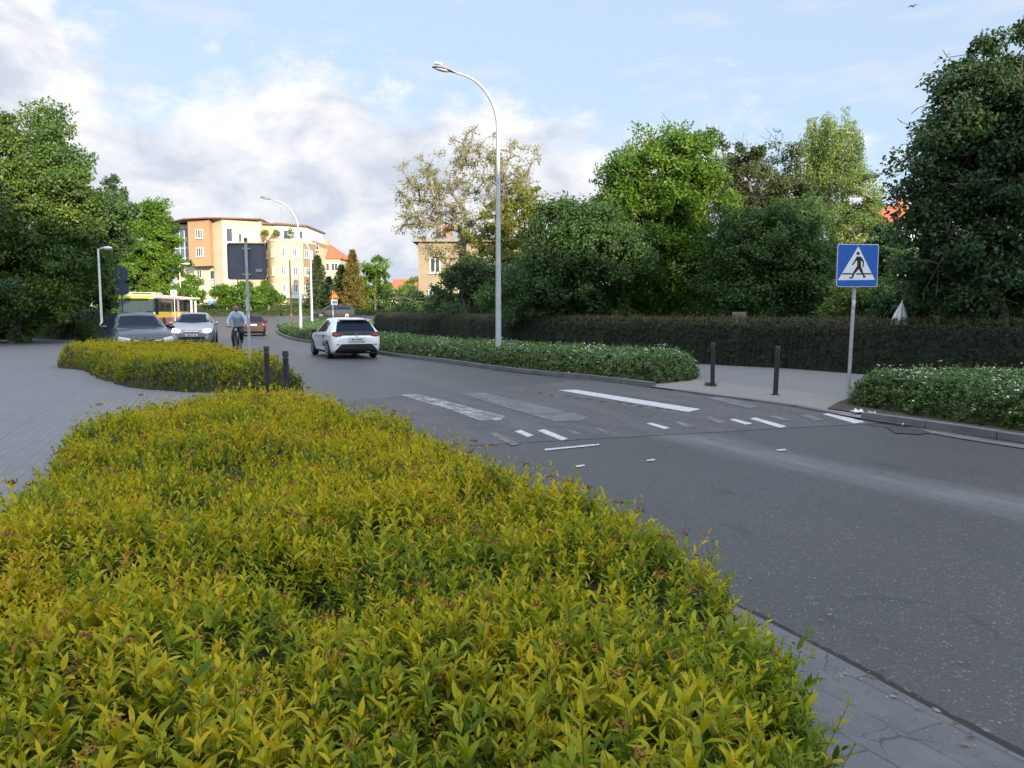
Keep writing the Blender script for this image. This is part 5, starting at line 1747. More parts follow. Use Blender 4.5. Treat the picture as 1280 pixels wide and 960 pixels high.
# two round signs seen from behind, beyond the shrub
p = at(154, 400, 40)
root = empty('road_sign', (p.x, p.y, 0), R(10), label='pair of bluish round signs, one above the other, left of the bus', cat='road sign')
mb = MB(); mb.tube([(0, 0, -.1), (0, 0, at(151, 331, 40).z)], .035, 10); mb.build('pole', SIGNBACK, root, True, auto=R(40))
for zc, rx, rz_ in ((at(151, 343, 40).z, .36, .42), (at(151, 361, 40).z, .36, .33)):
    mb = MB()
    mb.prism([(rx * math.cos(2 * math.pi * k / 28), zc + rz_ * math.sin(2 * math.pi * k / 28)) for k in range(28)], 0.04, .06, 0, UPR)
    mb.build('board', mat('blue_grey_back', (.075, .11, .16), .5), root)
    mb = MB(); mb.box((-.20, -.065, zc), (.16, .01, .05)); mb.build('sticker', mat('pale_sticker2', (.3, .36, .4), .6), root)
# orange triangle and small white plate far on the right of the second lamp
p = at(418, 400, 74); z0 = gz(p.x, p.y)
root = empty('warning_sign', (p.x, p.y, z0), label='small orange triangular warning sign over a white plate on a thin pole', cat='road sign')
ztop = at(418, 363, 74).z - z0
mb = MB(); mb.tube([(-.12, 0, -.1), (-.12, 0, ztop)], .05, 8); mb.build('pole', LAMPW, root, True, auto=R(40))
mb = MB(); mb.prism([(-.42, ztop - .75), (.52, ztop - .75), (.05, ztop + .05)], .06, .09, 0, UPR); bo = mb.build('board', mat('sign_red', (.55, .05, .03), .5), root)
mb = MB(); mb.prism([(-.28, ztop - .67), (.38, ztop - .67), (.05, ztop - .12)], .092, .1, 0, UPR); mb.build('orange_field', mat('sign_orange', (.75, .30, .03), .5), bo)
mb = MB(); mb.box((.05, -.075, ztop - 1.1), (.62, .03, .5)); pb = mb.build('plate', WHITE, root)
mb = MB()
for dx in (-.12, .02, .16): mb.box((.05 + dx, -.094, ztop - 1.1), (.07, .006, .24)); mb.box((.08 + dx, -.094, ztop - 1.1 + .04), (.05, .008, .07))
mb.build('plate_digits', BLACK, pb)
# bus stop sign and the pale gate-like shelter right of the bus
p = at(219, 400, 66); z0 = gz(p.x, p.y)
root = empty('bus_stop_sign', (p.x, p.y, z0), label='small white bus stop sign above the roof of the bus', cat='sign')
zt = at(219, 363, 66).z - z0
mb = MB(); mb.tube([(0, 0, -.1), (0, 0, zt)], .035, 8); mb.build('pole', GALV, root, True, auto=R(40))
mb = MB(); mb.box((0, -.06, zt - .22), (.5, .04, .5)); bo = mb.build('board', WHITE, root)
mb = MB(); mb.box((0, -.085, zt - .16), (.26, .008, .16)); mb.box((0, -.085, zt - .32), (.34, .008, .05)); mb.build('pictogram', mat('sign_grey_blue', (.12, .2, .34), .5), bo)
p = at(232, 400, 70); z0 = gz(p.x, p.y)
root = empty('bus_shelter', (p.x, p.y, z0), label='pale beige posts and beam of a bus shelter at the rear of the bus', cat='bus shelter')
zt = at(232, 373, 70).z - z0
mb = MB(); mb.box((-.2, .5, zt), (2.2, 1.4, .14)); mb.build('roof', LAMPW, root, bevel=.02)
for x in (-1.15, .55):
    for y in (.05, .95):
        mb = MB(); mb.box((x, y, zt / 2 - .08), (.14, .1, zt - .15)); mb.build('post', LAMPW, root)
mb = MB(); mb.box((-.3, 1.05, zt / 2), (1.55, .02, zt - .8)); mb.build('back_pane', GLASS, root)
mb = MB(); mb.box((-.3, .75, .45), (1.4, .3, .06)); mb.build('bench', DOORM, root)

# closed white parasol and beige board behind the clipped hedge
p = at(1127, 395, 20.7)
root = empty('garden_parasol', (p.x, p.y, 0), label='closed white parasol tip showing over the clipped hedge right of the crossing sign', cat='parasol')
zt = at(1129, 376, 20.7).z
mb = MB(); mb.tube([(0, 0, 0), (0, 0, zt + .03)], .02, 8); mb.build('pole', WHITE, root)
V = []; F = []
lv = [(.0, zt), (.045, zt - .12), (.11, zt - .32), (.17, zt - .56), (.15, zt - .7)]
for (r_, z) in lv:
    for k in range(16):
        a = 2 * math.pi * k / 16; q = r_ * (1 + .28 * (k % 2))
        V.append((q * math.cos(a) + (zt - z) * -.10, q * math.sin(a), z))
for i in range(len(lv) - 1):
    for k in range(16):
        a0 = i * 16 + k; a1 = i * 16 + (k + 1) % 16; F.append((a0, a1, a1 + 16, a0 + 16))
mb = MB(); mb.add(V, F); mb.build('canopy', mat('white_canvas', (.70, .70, .70), .8, noise=(8, .1)), root)
p = at(926, 396, 24.6)
root = empty('garden_board', (p.x, p.y, 0), R(-6), label='beige board corner peeping over the clipped hedge above the bollards', cat='board')
zt = at(926, 390, 24.6).z
mb = MB(); mb.box((-.05, 0, zt - .45), (.42, .05, .9)); mb.build('panel', mat('beige_board', (.20, .17, .12), .8, noise=(6, .15)), root, bevel=.01)
for x in (-.2, .12):
    mb = MB(); mb.box((x, .06, zt / 2 - .2), (.06, .06, zt - .4)); mb.build('leg', DOORM, root)

# crumpled litter at the kerb
LIT = mat('white_litter', (.62, .62, .62), .6)
for i, (u, v, s, lab) in enumerate(((1071, 520, .08, 'crumpled white paper on the soil left end of the right shrub bed'), (1089, 521, .07, 'smaller scrap of white paper at the kerb below the crossing sign'), (1128, 532, .06, 'pale scrap lying by the kerb near the drain'))):
    q = gx(u, v)
    mb = MB(); rr = random.Random(40 + i)
    V = []; F = []
    for a in range(7):
        for b in range(7):
            V.append(((a - 3) * s / 3 * rr.uniform(.8, 1.1), (b - 3) * s / 3.2 * rr.uniform(.8, 1.1), rr.uniform(0, s * .75) if 0 < a < 6 and 0 < b < 6 else rr.uniform(0, s * .2)))
    for a in range(6):
        for b in range(6): F.append((a * 7 + b, a * 7 + b + 1, a * 7 + b + 8, a * 7 + b + 7))
    mb.add(V, F)
    o = mb.build('litter_paper', LIT); o.location = (q.x, q.y, .06 if i == 0 else (.04 if i == 1 else .012)); o.rotation_euler = (0, 0, i)
    tag(o, lab, 'litter', 'paper litter by the right kerb')

# dead leaves and grit scattered on the slabs, in the gutter and along the near kerb
n = 520
r = np.random.default_rng(404)
ks = np.array([q for q in LKC if .4 < q[1] < 8.0] ); ki = r.integers(0, len(ks), n)
offn = np.where(r.random(n) < .6, r.normal(-.04, .05, n), r.uniform(-1.0, .6, n))
P = np.stack([ks[ki, 0] + NDIR[0] * offn + r.uniform(-.3, .3, n) * UDIR[0], ks[ki, 1] + NDIR[1] * offn + r.uniform(-.3, .3, n) * UDIR[1], np.where(offn < 0, .042, .016)], 1)
big = r.random(n) < .22
V, F = leaf_quads(P, unit(r.normal(0, 1, (n, 3)) * np.array([1, 1, .12])), unit(np.array([0, 0, 1.]) + r.normal(0, .25, (n, 3))), np.where(big, r.uniform(.025, .05, n), r.uniform(.006, .014, n)), np.where(big, r.uniform(.010, .02, n), r.uniform(.004, .01, n)))
o = link_mesh('fallen_leaves', np_mesh('fallen_leaves', V, F, r.random(n)), leaf_mat('dead_leaf', [(0, (.05, .03, .015)), (.4, (.12, .08, .03)), (.7, (.16, .14, .10)), (1, (.30, .29, .27))], .8, .1))
tag(o, 'dry leaves and grit scattered along the near kerb slabs', 'leaf litter', kind='stuff')
# a bird far up
p = at(1141, 8, 60)
root = empty('bird', tuple(p), R(40), label='small dark bird flying high in the top right of the sky', cat='bird')
mb = MB()
mb.ball((0, 0, 0), (.16, .05, .05), 10); mb.ball((.17, 0, .02), (.05, .035, .035), 8)
mb.add([(-.12, -.03, 0), (-.12, .03, 0), (-.30, .06, .01), (-.30, -.06, .01), (-.12, -.03, .01), (-.12, .03, .01), (-.30, .06, .02), (-.30, -.06, .02)], [(0, 1, 2, 3), (7, 6, 5, 4), (0, 4, 5, 1), (1, 5, 6, 2), (2, 6, 7, 3), (3, 7, 4, 0)])
for s in (-1, 1):
    W = [(.08, 0, .02), (.10, s * .18, .09), (.02, s * .40, .05), (-.05, s * .2, .07), (-.06, 0, .02)]
    mb.add(W + [(x, y, z + .012) for x, y, z in W], [(0, 1, 2, 3, 4), (9, 8, 7, 6, 5), (0, 5, 6, 1), (1, 6, 7, 2), (2, 7, 8, 3), (3, 8, 9, 4)])
mb.build('body', mat('bird_dark', (.03, .03, .035), .8), root, True)
# ------------------------------------------------------------------ vehicles
TYRE = mat('tyre_rubber', (.018, .018, .019), .85)
RIM = mat('alloy_rim', (.35, .36, .37), .35, metal=.8)
RIMD = mat('dark_rim', (.05, .05, .055), .4, metal=.5)
CARGLASS = mat('car_glass', (.012, .020, .036), .08, spec=.04)
PLASTIC = mat('black_plastic', (.016, .016, .018), .55)
LIGHTR = mat('tail_light_red', (.12, .005, .008), .3, spec=.3)
LIGHTC = mat('clear_lens', (.45, .46, .48), .1, coat=.8)
LIT = mat('lit_headlight', (.9, .9, .85), .2, emit=((1, .93, .82), 5.0))
PLATE = mat('number_plate', (.60, .60, .60), .5)
CHROME = mat('chrome', (.6, .6, .62), .12, metal=1.0)


def paint(name, col, metal=.0, rough=.28, coat=.9):
    return mat(name, col, rough, metal=metal, spec=.3 if coat < .5 else .5, coat=coat, noise=(2.5, .04))


def cr1(P, n):
    """catmull-rom through rows of numbers"""
    P = np.array(P, float)
    Q = np.vstack([2 * P[0] - P[1], P, 2 * P[-1] - P[-2]])
    out = []
    for i in range(1, len(Q) - 2):
        a, b, c, d = Q[i - 1:i + 3]
        for j in range(n):
            t = j / n
            o = .5 * (2 * b + (c - a) * t + (2 * a - 5 * b + 4 * c - d) * t * t + (3 * b - a - 3 * c + d) * t ** 3)
            lo, hi = np.minimum(b, c), np.maximum(b, c)
            out.append(np.clip(o, lo - .02, hi + .02))
    out.append(P[-1])
    return np.array(out)


def car_body(st, W):
    """stations: y, ztop, wtop, zbelt, wbelt, zbot (half widths) -> verts, faces of a closed shell"""
    S = cr1(st, 5)
    rings = []
    for (y, zt, wt, zb, wb, z0) in S:
        zb = min(zb, zt - .02)
        wm = min(wb + .025, W / 2)
        half = [(0, z0), (wm * .80, z0), (wm * .93, z0 + .05), (wm * .975, z0 + .16), (wm, z0 + (zb - z0) * .55), (wm * .995, z0 + (zb - z0) * .78), (wb, zb), (wb * .4 + wt * .6 + .01, zb * .42 + zt * .58), (wt, zt - .055 * min(1, (zt - zb) / .3)), (wt * .90, zt - .015), (wt * .5, zt + .008), (0, zt + .015)]
        half = cr1([(a, b) for a, b in half], 3)
        ring = [(x, y, z) for x, z in half] + [(-x, y, z) for x, z in half[-2:0:-1]]
        rings.append(ring)
    n = len(rings[0]); V = [p for r_ in rings for p in r_]; F = []
    for i in range(len(rings) - 1):
        for k in range(n):
            a0 = i * n + k; a1 = i * n + (k + 1) % n
            F.append((a0, a1, a1 + n, a0 + n))
    # rounded caps: shrink the end ring twice
    def cap(base, ydir):
        nonlocal V, F
        pts = [V[base + k] for k in range(n)]
        cx, cz = 0, sum(p[2] for p in pts) / n
        prev = list(range(base, base + n))
        for f, dy in ((.93, .022), (.75, .035), (.4, .042), (.02, .045)):
            o = len(V)
            V += [(p[0] * f, p[1] + ydir * dy, cz + (p[2] - cz) * f) for p in pts]
            cur = list(range(o, o + n))
            for k in range(n):
                j = (k + 1) % n
                F.append((prev[k], prev[j], cur[j], cur[k]))
            prev = cur
        F.append(tuple(prev))
    cap(0, -1); cap((len(rings) - 1) * n, 1)
    return V, F


def resample(P, n):
    P = [Vector(p) for p in P]
    acc = [0]
    for a, b in zip(P[:-1], P[1:]): acc.append(acc[-1] + (b - a).length)
    out = []
    for k in range(n):
        s = acc[-1] * k / (n - 1)
        for i in range(len(P) - 1):
            if acc[i + 1] >= s - 1e-9:
                out.append(P[i].lerp(P[i + 1], (s - acc[i]) / max(acc[i + 1] - acc[i], 1e-9))); break
    return out


class Car:
    def __init__(s, label, cat, pos, az, st, W, pm, wheels, wr=.31, rim=RIM, name='parked_car', group=None):
        """az: heading, degrees clockwise from +Y. local +Y is the nose"""
        s.root = empty(name, (pos[0], pos[1], gz(*pos) + .002), -R(az), label=label, cat=cat, group=group)
        V, F = car_body(st, W)
        mb = MB(); mb.add(V, F)
        s.body = mb.build('body', pm, s.root, True)
        s.bvh = BVHTree.FromPolygons([Vector(v) for v in V], F)
        s.W = W; s.pm = pm
        s.wr = wr
        for (y) in wheels:
            for sx in (-1, 1):
                x = sx * (W / 2 - .085)
                w = MB(); w.lathe([(wr * .62, -.10), (wr * .9, -.105), (wr, -.07), (wr, .07), (wr * .9, .105), (wr * .62, .10)], (x, y, wr), 26, axis='X')
                wo = w.build('wheel', TYRE, s.root, True, auto=R(40))
                m = MB(); m.lathe([(wr * .66, sx * .085), (wr * .66, sx * .104), (wr * .58, sx * .106), (wr * .56, sx * .075), (.02, sx * .07)], (x, y, wr), 22, axis='X')
                for k in range(7):
                    a = 2 * math.pi * k / 7
                    m.tube([(x + sx * .098, y + .03 * math.cos(a), wr + .03 * math.sin(a)), (x + sx * .102, y + wr * .6 * math.cos(a), wr + wr * .6 * math.sin(a))], [.032, .022], 6)
                m.lathe([(.05, sx * .07), (.05, sx * .115), (.02, sx * .12)], (x, y, wr), 12, axis='X')
                m.build('rim', rim, wo, True, auto=R(35))
                # dark arch lining, slightly proud of the flank
                lo = [(y - (wr + .055), wr * .75), (y + (wr + .055), wr * .75)]
                hi = [(y + (wr + .055) * math.cos(math.pi - math.pi * k / 14), wr + (wr + .06) * math.sin(math.pi * k / 14)) for k in range(15)]
                s.decal('wheel_arch', 'L' if sx < 0 else 'R', lo, hi, PLASTIC, .004, nr=6)

    def decal(s, name, view, lo, hi, m, off=.006, nc=16, nr=8, parent=None, thick=.004):
        """patch lying on the body, drawn in a side view (y,z), rear/front view (x,z) or top view (x,y)"""
        a = resample([(p[0], p[1], 0) for p in lo], nc); b = resample([(p[0], p[1], 0) for p in hi], nc)
        V = []
        D = {'L': Vector((1, 0, 0)), 'R': Vector((-1, 0, 0)), 'B': Vector((0, 1, 0)), 'F': Vector((0, -1, 0)), 'T': Vector((0, 0, -1))}[view]
        grid = []
        for j in range(nr + 1):
            row = []
            for i in range(nc):
                p = a[i].lerp(b[i], j / nr)
                if view in 'LR': o = Vector((-D.x * 3, p.x, p.y))
                elif view in 'BF': o = Vector((p.x, -D.y * 6, p.y))
                else: o = Vector((p.x, p.y, 5))
                h = s.bvh.ray_cast(o, D)
                row.append((h[0] + (-D * .7 + (h[1] if h[1].dot(D) < 0 else -h[1]) * .3).normalized() * off) if h[0] is not None else None)
            grid.append(row)
        # fill misses with neighbours
        for row in grid:
            for i, q in enumerate(row):
                if q is None:
                    c = [r for r in row if r is not None]
                    if not c: continue
                    row[i] = min(c, key=lambda r: abs(row.index(r) - i)).copy()
        mb = MB()
        flat = [q for row in grid for q in row]
        if any(q is None for q in flat): return None
        F = []
        for j in range(nr):
            for i in range(nc - 1):
                k = j * nc + i; F.append((k, k + 1, k + nc + 1, k + nc))
        mb.add(flat, F)
        return mb.build(name, m, parent or s.root, True)

    def both(s, name, lo, hi, m, **k):
        s.decal(name, 'L', lo, hi, m, **k); s.decal(name, 'R', lo, hi, m, **k)

    def pair(s, name, view, lo, hi, m, **k):
        s.decal(name, view, lo, hi, m, **k)
        s.decal(name, view, [(-x, z) for x, z in lo], [(-x, z) for x, z in hi], m, **k)

    def mirrors(s, y, z, m=None):
        for sx in (-1, 1):
            mb = MB(); mb.ball((sx * (s.W / 2 + .085), y, z), (.10, .055, .07), 12); mb.box((sx * (s.W / 2 + .0), y, z - .04), (.14, .04, .03))
            mb.build('door_mirror', m or s.pm, s.root, True)

    def plate(s, view, z, y, w=.5):
        mb = MB(); sg = -1 if view == 'B' else 1
        mb.box((0, y, z), (w, .014, .115)); p = mb.build('number_plate', PLATE, s.root)
        mb = MB()
        for k, x in enumerate((-.17, -.12, -.03, .02, .07, .12, .17)):
            if k in (1,): mb.box((x, y + sg * .009, z), (.034, .004, .06)); 
            else: mb.box((x, y + sg * .009, z), (.028, .004, .062))
        mb.build('plate_characters', BLACK, p)


def seam(car, pts, w=.006):
    lo = [(p[0] - w, p[1]) for p in pts]; hi = [(p[0] + w, p[1]) for p in pts]
    car.decal('door_gap', 'L', lo, hi, PLASTIC, off=.003, nr=1, nc=10)
    car.decal('door_gap', 'R', lo, hi, PLASTIC, off=.003, nr=1, nc=10)


# -------- white hatchback, seen from behind
WP = paint('white_car_paint', (.72, .73, .74), rough=.3)
hat = [(-1.97, .84, .60, .66, .76, .30), (-1.93, .96, .64, .86, .81, .26), (-1.86, 1.04, .63, .93, .84, .22), (-1.74, 1.20, .60, .96, .855, .19), (-1.58, 1.38, .575, .97, .86, .17), (-1.42, 1.45, .57, .965, .865, .17),
       (-1.0, 1.49, .575, .95, .87, .17), (-.4, 1.505, .58, .93, .87, .17), (.15, 1.47, .57, .915, .87, .17), (.6, 1.28, .60, .905, .868, .17), (.95, 1.08, .66, .90, .865, .17), (1.2, .98, .72, .86, .85, .17), (1.6, .88, .70, .78, .82, .18), (1.88, .76, .62, .66, .74, .2), (1.96, .62, .56, .55, .66, .24)]
wc = Car('white hatchback driving away from the camera round the bend', 'car', (-5.85, 27.2), -25.5, hat, 1.745, WP, (-1.22, 1.30), .315, RIM, name='hatchback_car')
wc.root.scale = (.93, .93, .885)
# black tailgate glass sunk between the pillars, spoiler lip above it
wc.decal('rear_window', 'B', [(-.70, 1.0), (-.3, .985), (.3, .985), (.70, 1.0)], [(-.57, 1.36), (-.3, 1.40), (.3, 1.40), (.57, 1.36)], CARGLASS, off=.012, nc=34, nr=14)
mb = MB(); mb.box((0, -1.60, 1.445), (1.06, .26, .035)); mb.build('spoiler', WP, wc.root, bevel=.012)
wc.decal('lamp_band', 'B', [(-.80, .90), (-.5, .865), (.5, .865), (.80, .90)], [(-.82, .985), (-.5, 1.01), (.5, 1.01), (.82, .985)], PLASTIC, off=.012, nc=26)
wc.pair('taillight', 'B', [(-.83, .85), (-.70, .82), (-.55, .84), (-.46, .885)], [(-.84, .94), (-.70, .95), (-.55, .95), (-.46, .93)], LIGHTR, off=.018)
wc.pair('light_bar', 'B', [(-.78, .885), (-.60, .885)], [(-.78, .905), (-.60, .905)], mat('pale_red_glass', (.40, .12, .13), .2), off=.021, nr=2)
wc.decal('lower_bumper', 'B', [(-.80, .24), (-.4, .20), (.4, .20), (.80, .24)], [(-.72, .34), (-.54, .55), (.54, .55), (.72, .34)], PLASTIC, off=.010, nc=26)
wc.plate('B', .715, -2.055, .50)
mb = MB(); mb.box((0, -2.035, .715), (.58, .02, .17)); mb.build('plate_recess', mat('white_paint_shadow_gap', (.60, .61, .62), .4), wc.root, bevel=.008)
wc.pair('reflector', 'B', [(-.72, .52), (-.60, .52)], [(-.72, .545), (-.60, .545)], LIGHTR, off=.012, nr=2)
mb = MB(); mb.lathe([(.035, -.02), (.045, 0), (.035, .02)], (0, 0, 0), 16, M=Matrix.Translation((0, -2.035, .885)) @ Matrix.Rotation(R(90), 4, 'X')); mb.build('badge', CHROME, wc.root)
wc.both('side_window', [(-1.05, 1.0), (-.45, .975), (.30, .965), (.98, .955)], [(-1.0, 1.30), (-.5, 1.40), (.05, 1.395), (.5, 1.20)], CARGLASS)
for y in (-.32, .82):
    wc.both('window_pillar', [(y - .03, .96), (y + .03, .96)], [(y - .03 - .02, 1.41 if y < 0 else 1.05), (y + .03 - .02, 1.41 if y < 0 else 1.05)], PLASTIC, off=.012, nr=6, nc=4)
seam(wc, [(-.34, .95), (-.34, .3)]); seam(wc, [(.72, .92), (.78, .3)]); seam(wc, [(-.95, 1.0), (-1.08, .72), (-.88, .3)])
wc.both('sill_trim', [(-.85, .20), (.9, .20)], [(-.85, .27), (.9, .27)], PLASTIC, off=.01, nr=3)
# dark emblem on the rear door and the soft grey panel on the front one
wc.both('side_graphic', [(-.86, .42), (-.46, .42)], [(-.80, .88), (-.52, .88)], mat('graphic_dark', (.05, .07, .09), .4), off=.005, nc=10)
wc.both('side_graphic', [(-.30, .40), (.66, .40)], [(-.28, .86), (.62, .84)], mat('graphic_grey', (.42, .44, .47), .4), off=.005, nc=14)
wc.decal('side_mark', 'L', [(-.74, .62), (-.58, .62)], [(-.72, .78), (-.60, .78)], mat('graphic_pale', (.5, .52, .55), .4), off=.008, nc=6, nr=3)
wc.mirrors(.62, .99, PLASTIC)
for y in (-.62, .2):
    for sx in (-1, 1):
        mb = MB(); mb.box((sx * .875, y, .86), (.03, .16, .03)); mb.build('door_handle', WP, wc.root, bevel=.008)
wc.decal('windshield', 'T', [(-.60, .98), (.60, .98)], [(-.50, .26), (.50, .26)], CARGLASS)
mb = MB(); mb.box((.42, -1.90, .27), (.16, .1, .05)); mb.build('exhaust', CHROME, wc.root, bevel=.01)
mb = MB(); mb.tube([(0, -1.02, 1.49), (0, -1.20, 1.60)], .008, 6); mb.build('aerial', PLASTIC, wc.root)

sed = [(-2.25, .90, .60, .74, .74, .32), (-2.2, 1.02, .66, .92, .82, .27), (-1.9, 1.08, .68, .96, .855, .22), (-1.55, 1.12, .66, .97, .87, .18), (-1.1, 1.33, .58, .97, .875, .17), (-.7, 1.43, .55, .96, .88, .17), (-.2, 1.46, .55, .95, .88, .17), (.25, 1.43, .55, .94, .88, .17),
       (.7, 1.25, .60, .93, .88, .17), (1.15, 1.02, .68, .90, .87, .17), (1.6, .92, .72, .80, .85, .17), (2.0, .80, .66, .70, .80, .19), (2.2, .66, .58, .58, .68, .24)]
wag = [(-2.3, 1.0, .62, .84, .76, .32), (-2.24, 1.22, .62, .98, .84, .26), (-2.0, 1.42, .60, 1.0, .87, .22), (-1.5, 1.48, .60, .99, .88, .18), (-.6, 1.50, .60, .97, .885, .17), (.2, 1.47, .59, .95, .885, .17), (.65, 1.27, .62, .94, .885, .17), (1.1, 1.04, .70, .92, .88, .17),
       (1.6, .96, .74, .86, .87, .17), (2.05, .86, .70, .74, .82, .19), (2.28, .70, .62, .62, .72, .24)]


def front_face(c, L, sc=1.0, lit=False, chrome=True, glassw=.56):
    c.decal('windshield', 'F', [(-.70 * sc, 1.04), (0, 1.00), (.70 * sc, 1.04)], [(-.50 * sc, 1.385), (0, 1.41), (.50 * sc, 1.385)], CARGLASS, nc=20, nr=10)
    c.pair('headlight', 'F', [(-.80 * sc, .64), (-.50 * sc, .60)], [(-.76 * sc, .78), (-.46 * sc, .72)], LIT if lit else LIGHTC, off=.012)
    c.decal('grille', 'F', [(-.36, .62), (0, .57), (.36, .62)], [(-.42, .70), (0, .68), (.42, .70)], PLASTIC, off=.01)
    c.decal('lower_intake', 'F', [(-.58, .30), (.58, .30)], [(-.50, .42), (.50, .42)], PLASTIC, off=.01)
    if chrome: c.decal('grille_bar', 'F', [(-.40, .655), (0, .625), (.40, .655)], [(-.40, .675), (0, .65), (.40, .675)], CHROME, off=.018, nr=2)
    c.pair('fog_light', 'F', [(-.68, .36), (-.58, .36)], [(-.68, .44), (-.58, .44)], LIGHTC, off=.014, nr=3, nc=6)
    c.plate('F', .50, L + .045, .5)


def sides(c, y0, y1, top=1.36, rear=-1.2):
    c.both('side_window', [(rear, 1.03), (-.3, 1.0), (.4, .99), (y1, .985)], [(rear + .25, top - .06), (-.4, top), (.15, top), (y1 - .45, top - .16)], CARGLASS)
    for y in (-.28,): c.both('window_pillar', [(y - .035, .99), (y + .035, .99)], [(y - .055, top + .02), (y + .015, top + .02)], PLASTIC, off=.012, nr=5, nc=4)
    seam(c, [(-.30, .98), (-.30, .3)]); seam(c, [(.78, .95), (.82, .3)]); seam(c, [(rear + .1, 1.0), (-1.05, .75), (-.85, .3)])
    for y in (-.7, .15):
        for sx in (-1, 1):
            mb = MB(); mb.box((sx * (c.W / 2 + .002), y, .88), (.03, .16, .03)); mb.build('door_handle', c.pm, c.root, bevel=.008)


def rear_face(c, L):
    c.decal('rear_window', 'B', [(-.62, 1.06), (.62, 1.06)], [(-.50, 1.36), (.50, 1.36)], CARGLASS, nc=20)
    c.pair('taillight', 'B', [(-.78, .78), (-.50, .78)], [(-.76, .98), (-.50, .96)], LIGHTR, off=.012)
    c.decal('lower_bumper', 'B', [(-.70, .30), (.70, .30)], [(-.62, .44), (.62, .44)], PLASTIC, off=.01)
    c.plate('B', .80, -(L + .045), .5)


dk = Car('dark blue estate car parked behind the second golden hedge', 'car', (-12.45, 26.0), 147, wag, 1.80, paint('dark_blue_paint', (.014, .022, .045), .2, .3, .6), (-1.40, 1.38), .32, name='parked_car')
front_face(dk, 2.28); sides(dk, 0, 1.05, 1.38, -1.9); dk.mirrors(.68, 1.04)
for sx in (-1, 1):
    mb = MB(); mb.tube([(sx * .60, -1.8, 1.49), (sx * .605, -1.7, 1.535), (sx * .605, .0, 1.545), (sx * .60, .12, 1.50)], .014, 8); mb.build('roof_rail', PLASTIC, dk.root, True)
mb = MB(); mb.box((.06, .42, 1.335), (.2, .03, .06)); mb.build('inner_mirror', LIGHTC, dk.root, bevel=.01)
sv = Car('silver saloon with its headlights on, coming towards the camera', 'car', (-14.6, 36.2), 162, sed, 1.76, paint('silver_paint', (.36, .35, .38), .6, .28), (-1.35, 1.35), .31, name='saloon_car')
front_face(sv, 2.2, 1.0, True); sides(sv, 0, 1.08, 1.33, -1.1); sv.mirrors(.72, .99)
rd = Car('small dark red car driving away beyond the cyclist', 'car', (-16.3, 49.5), -18, hat, 1.70, paint('dark_red_paint', (.022, .006, .008), .0, .55, .03), (-1.22, 1.30), .31, name='small_car')
rd.root.scale = (.86, .9, .84); rear_face(rd, 1.98); sides(rd, 0, 1.0, 1.38, -1.05); rd.mirrors(.62, .99)
bk = Car('dark grey car crossing behind the shrub bed above the white hatchback', 'car', (-19.6, 86), -112, wag, 1.80, paint('dark_grey_paint', (.022, .024, .030), .0, .6, .0), (-1.40, 1.38), .32, name='estate_car')
front_face(bk, 2.28); sides(bk, 0, 1.05, 1.38, -1.9); bk.mirrors(.68, 1.04)


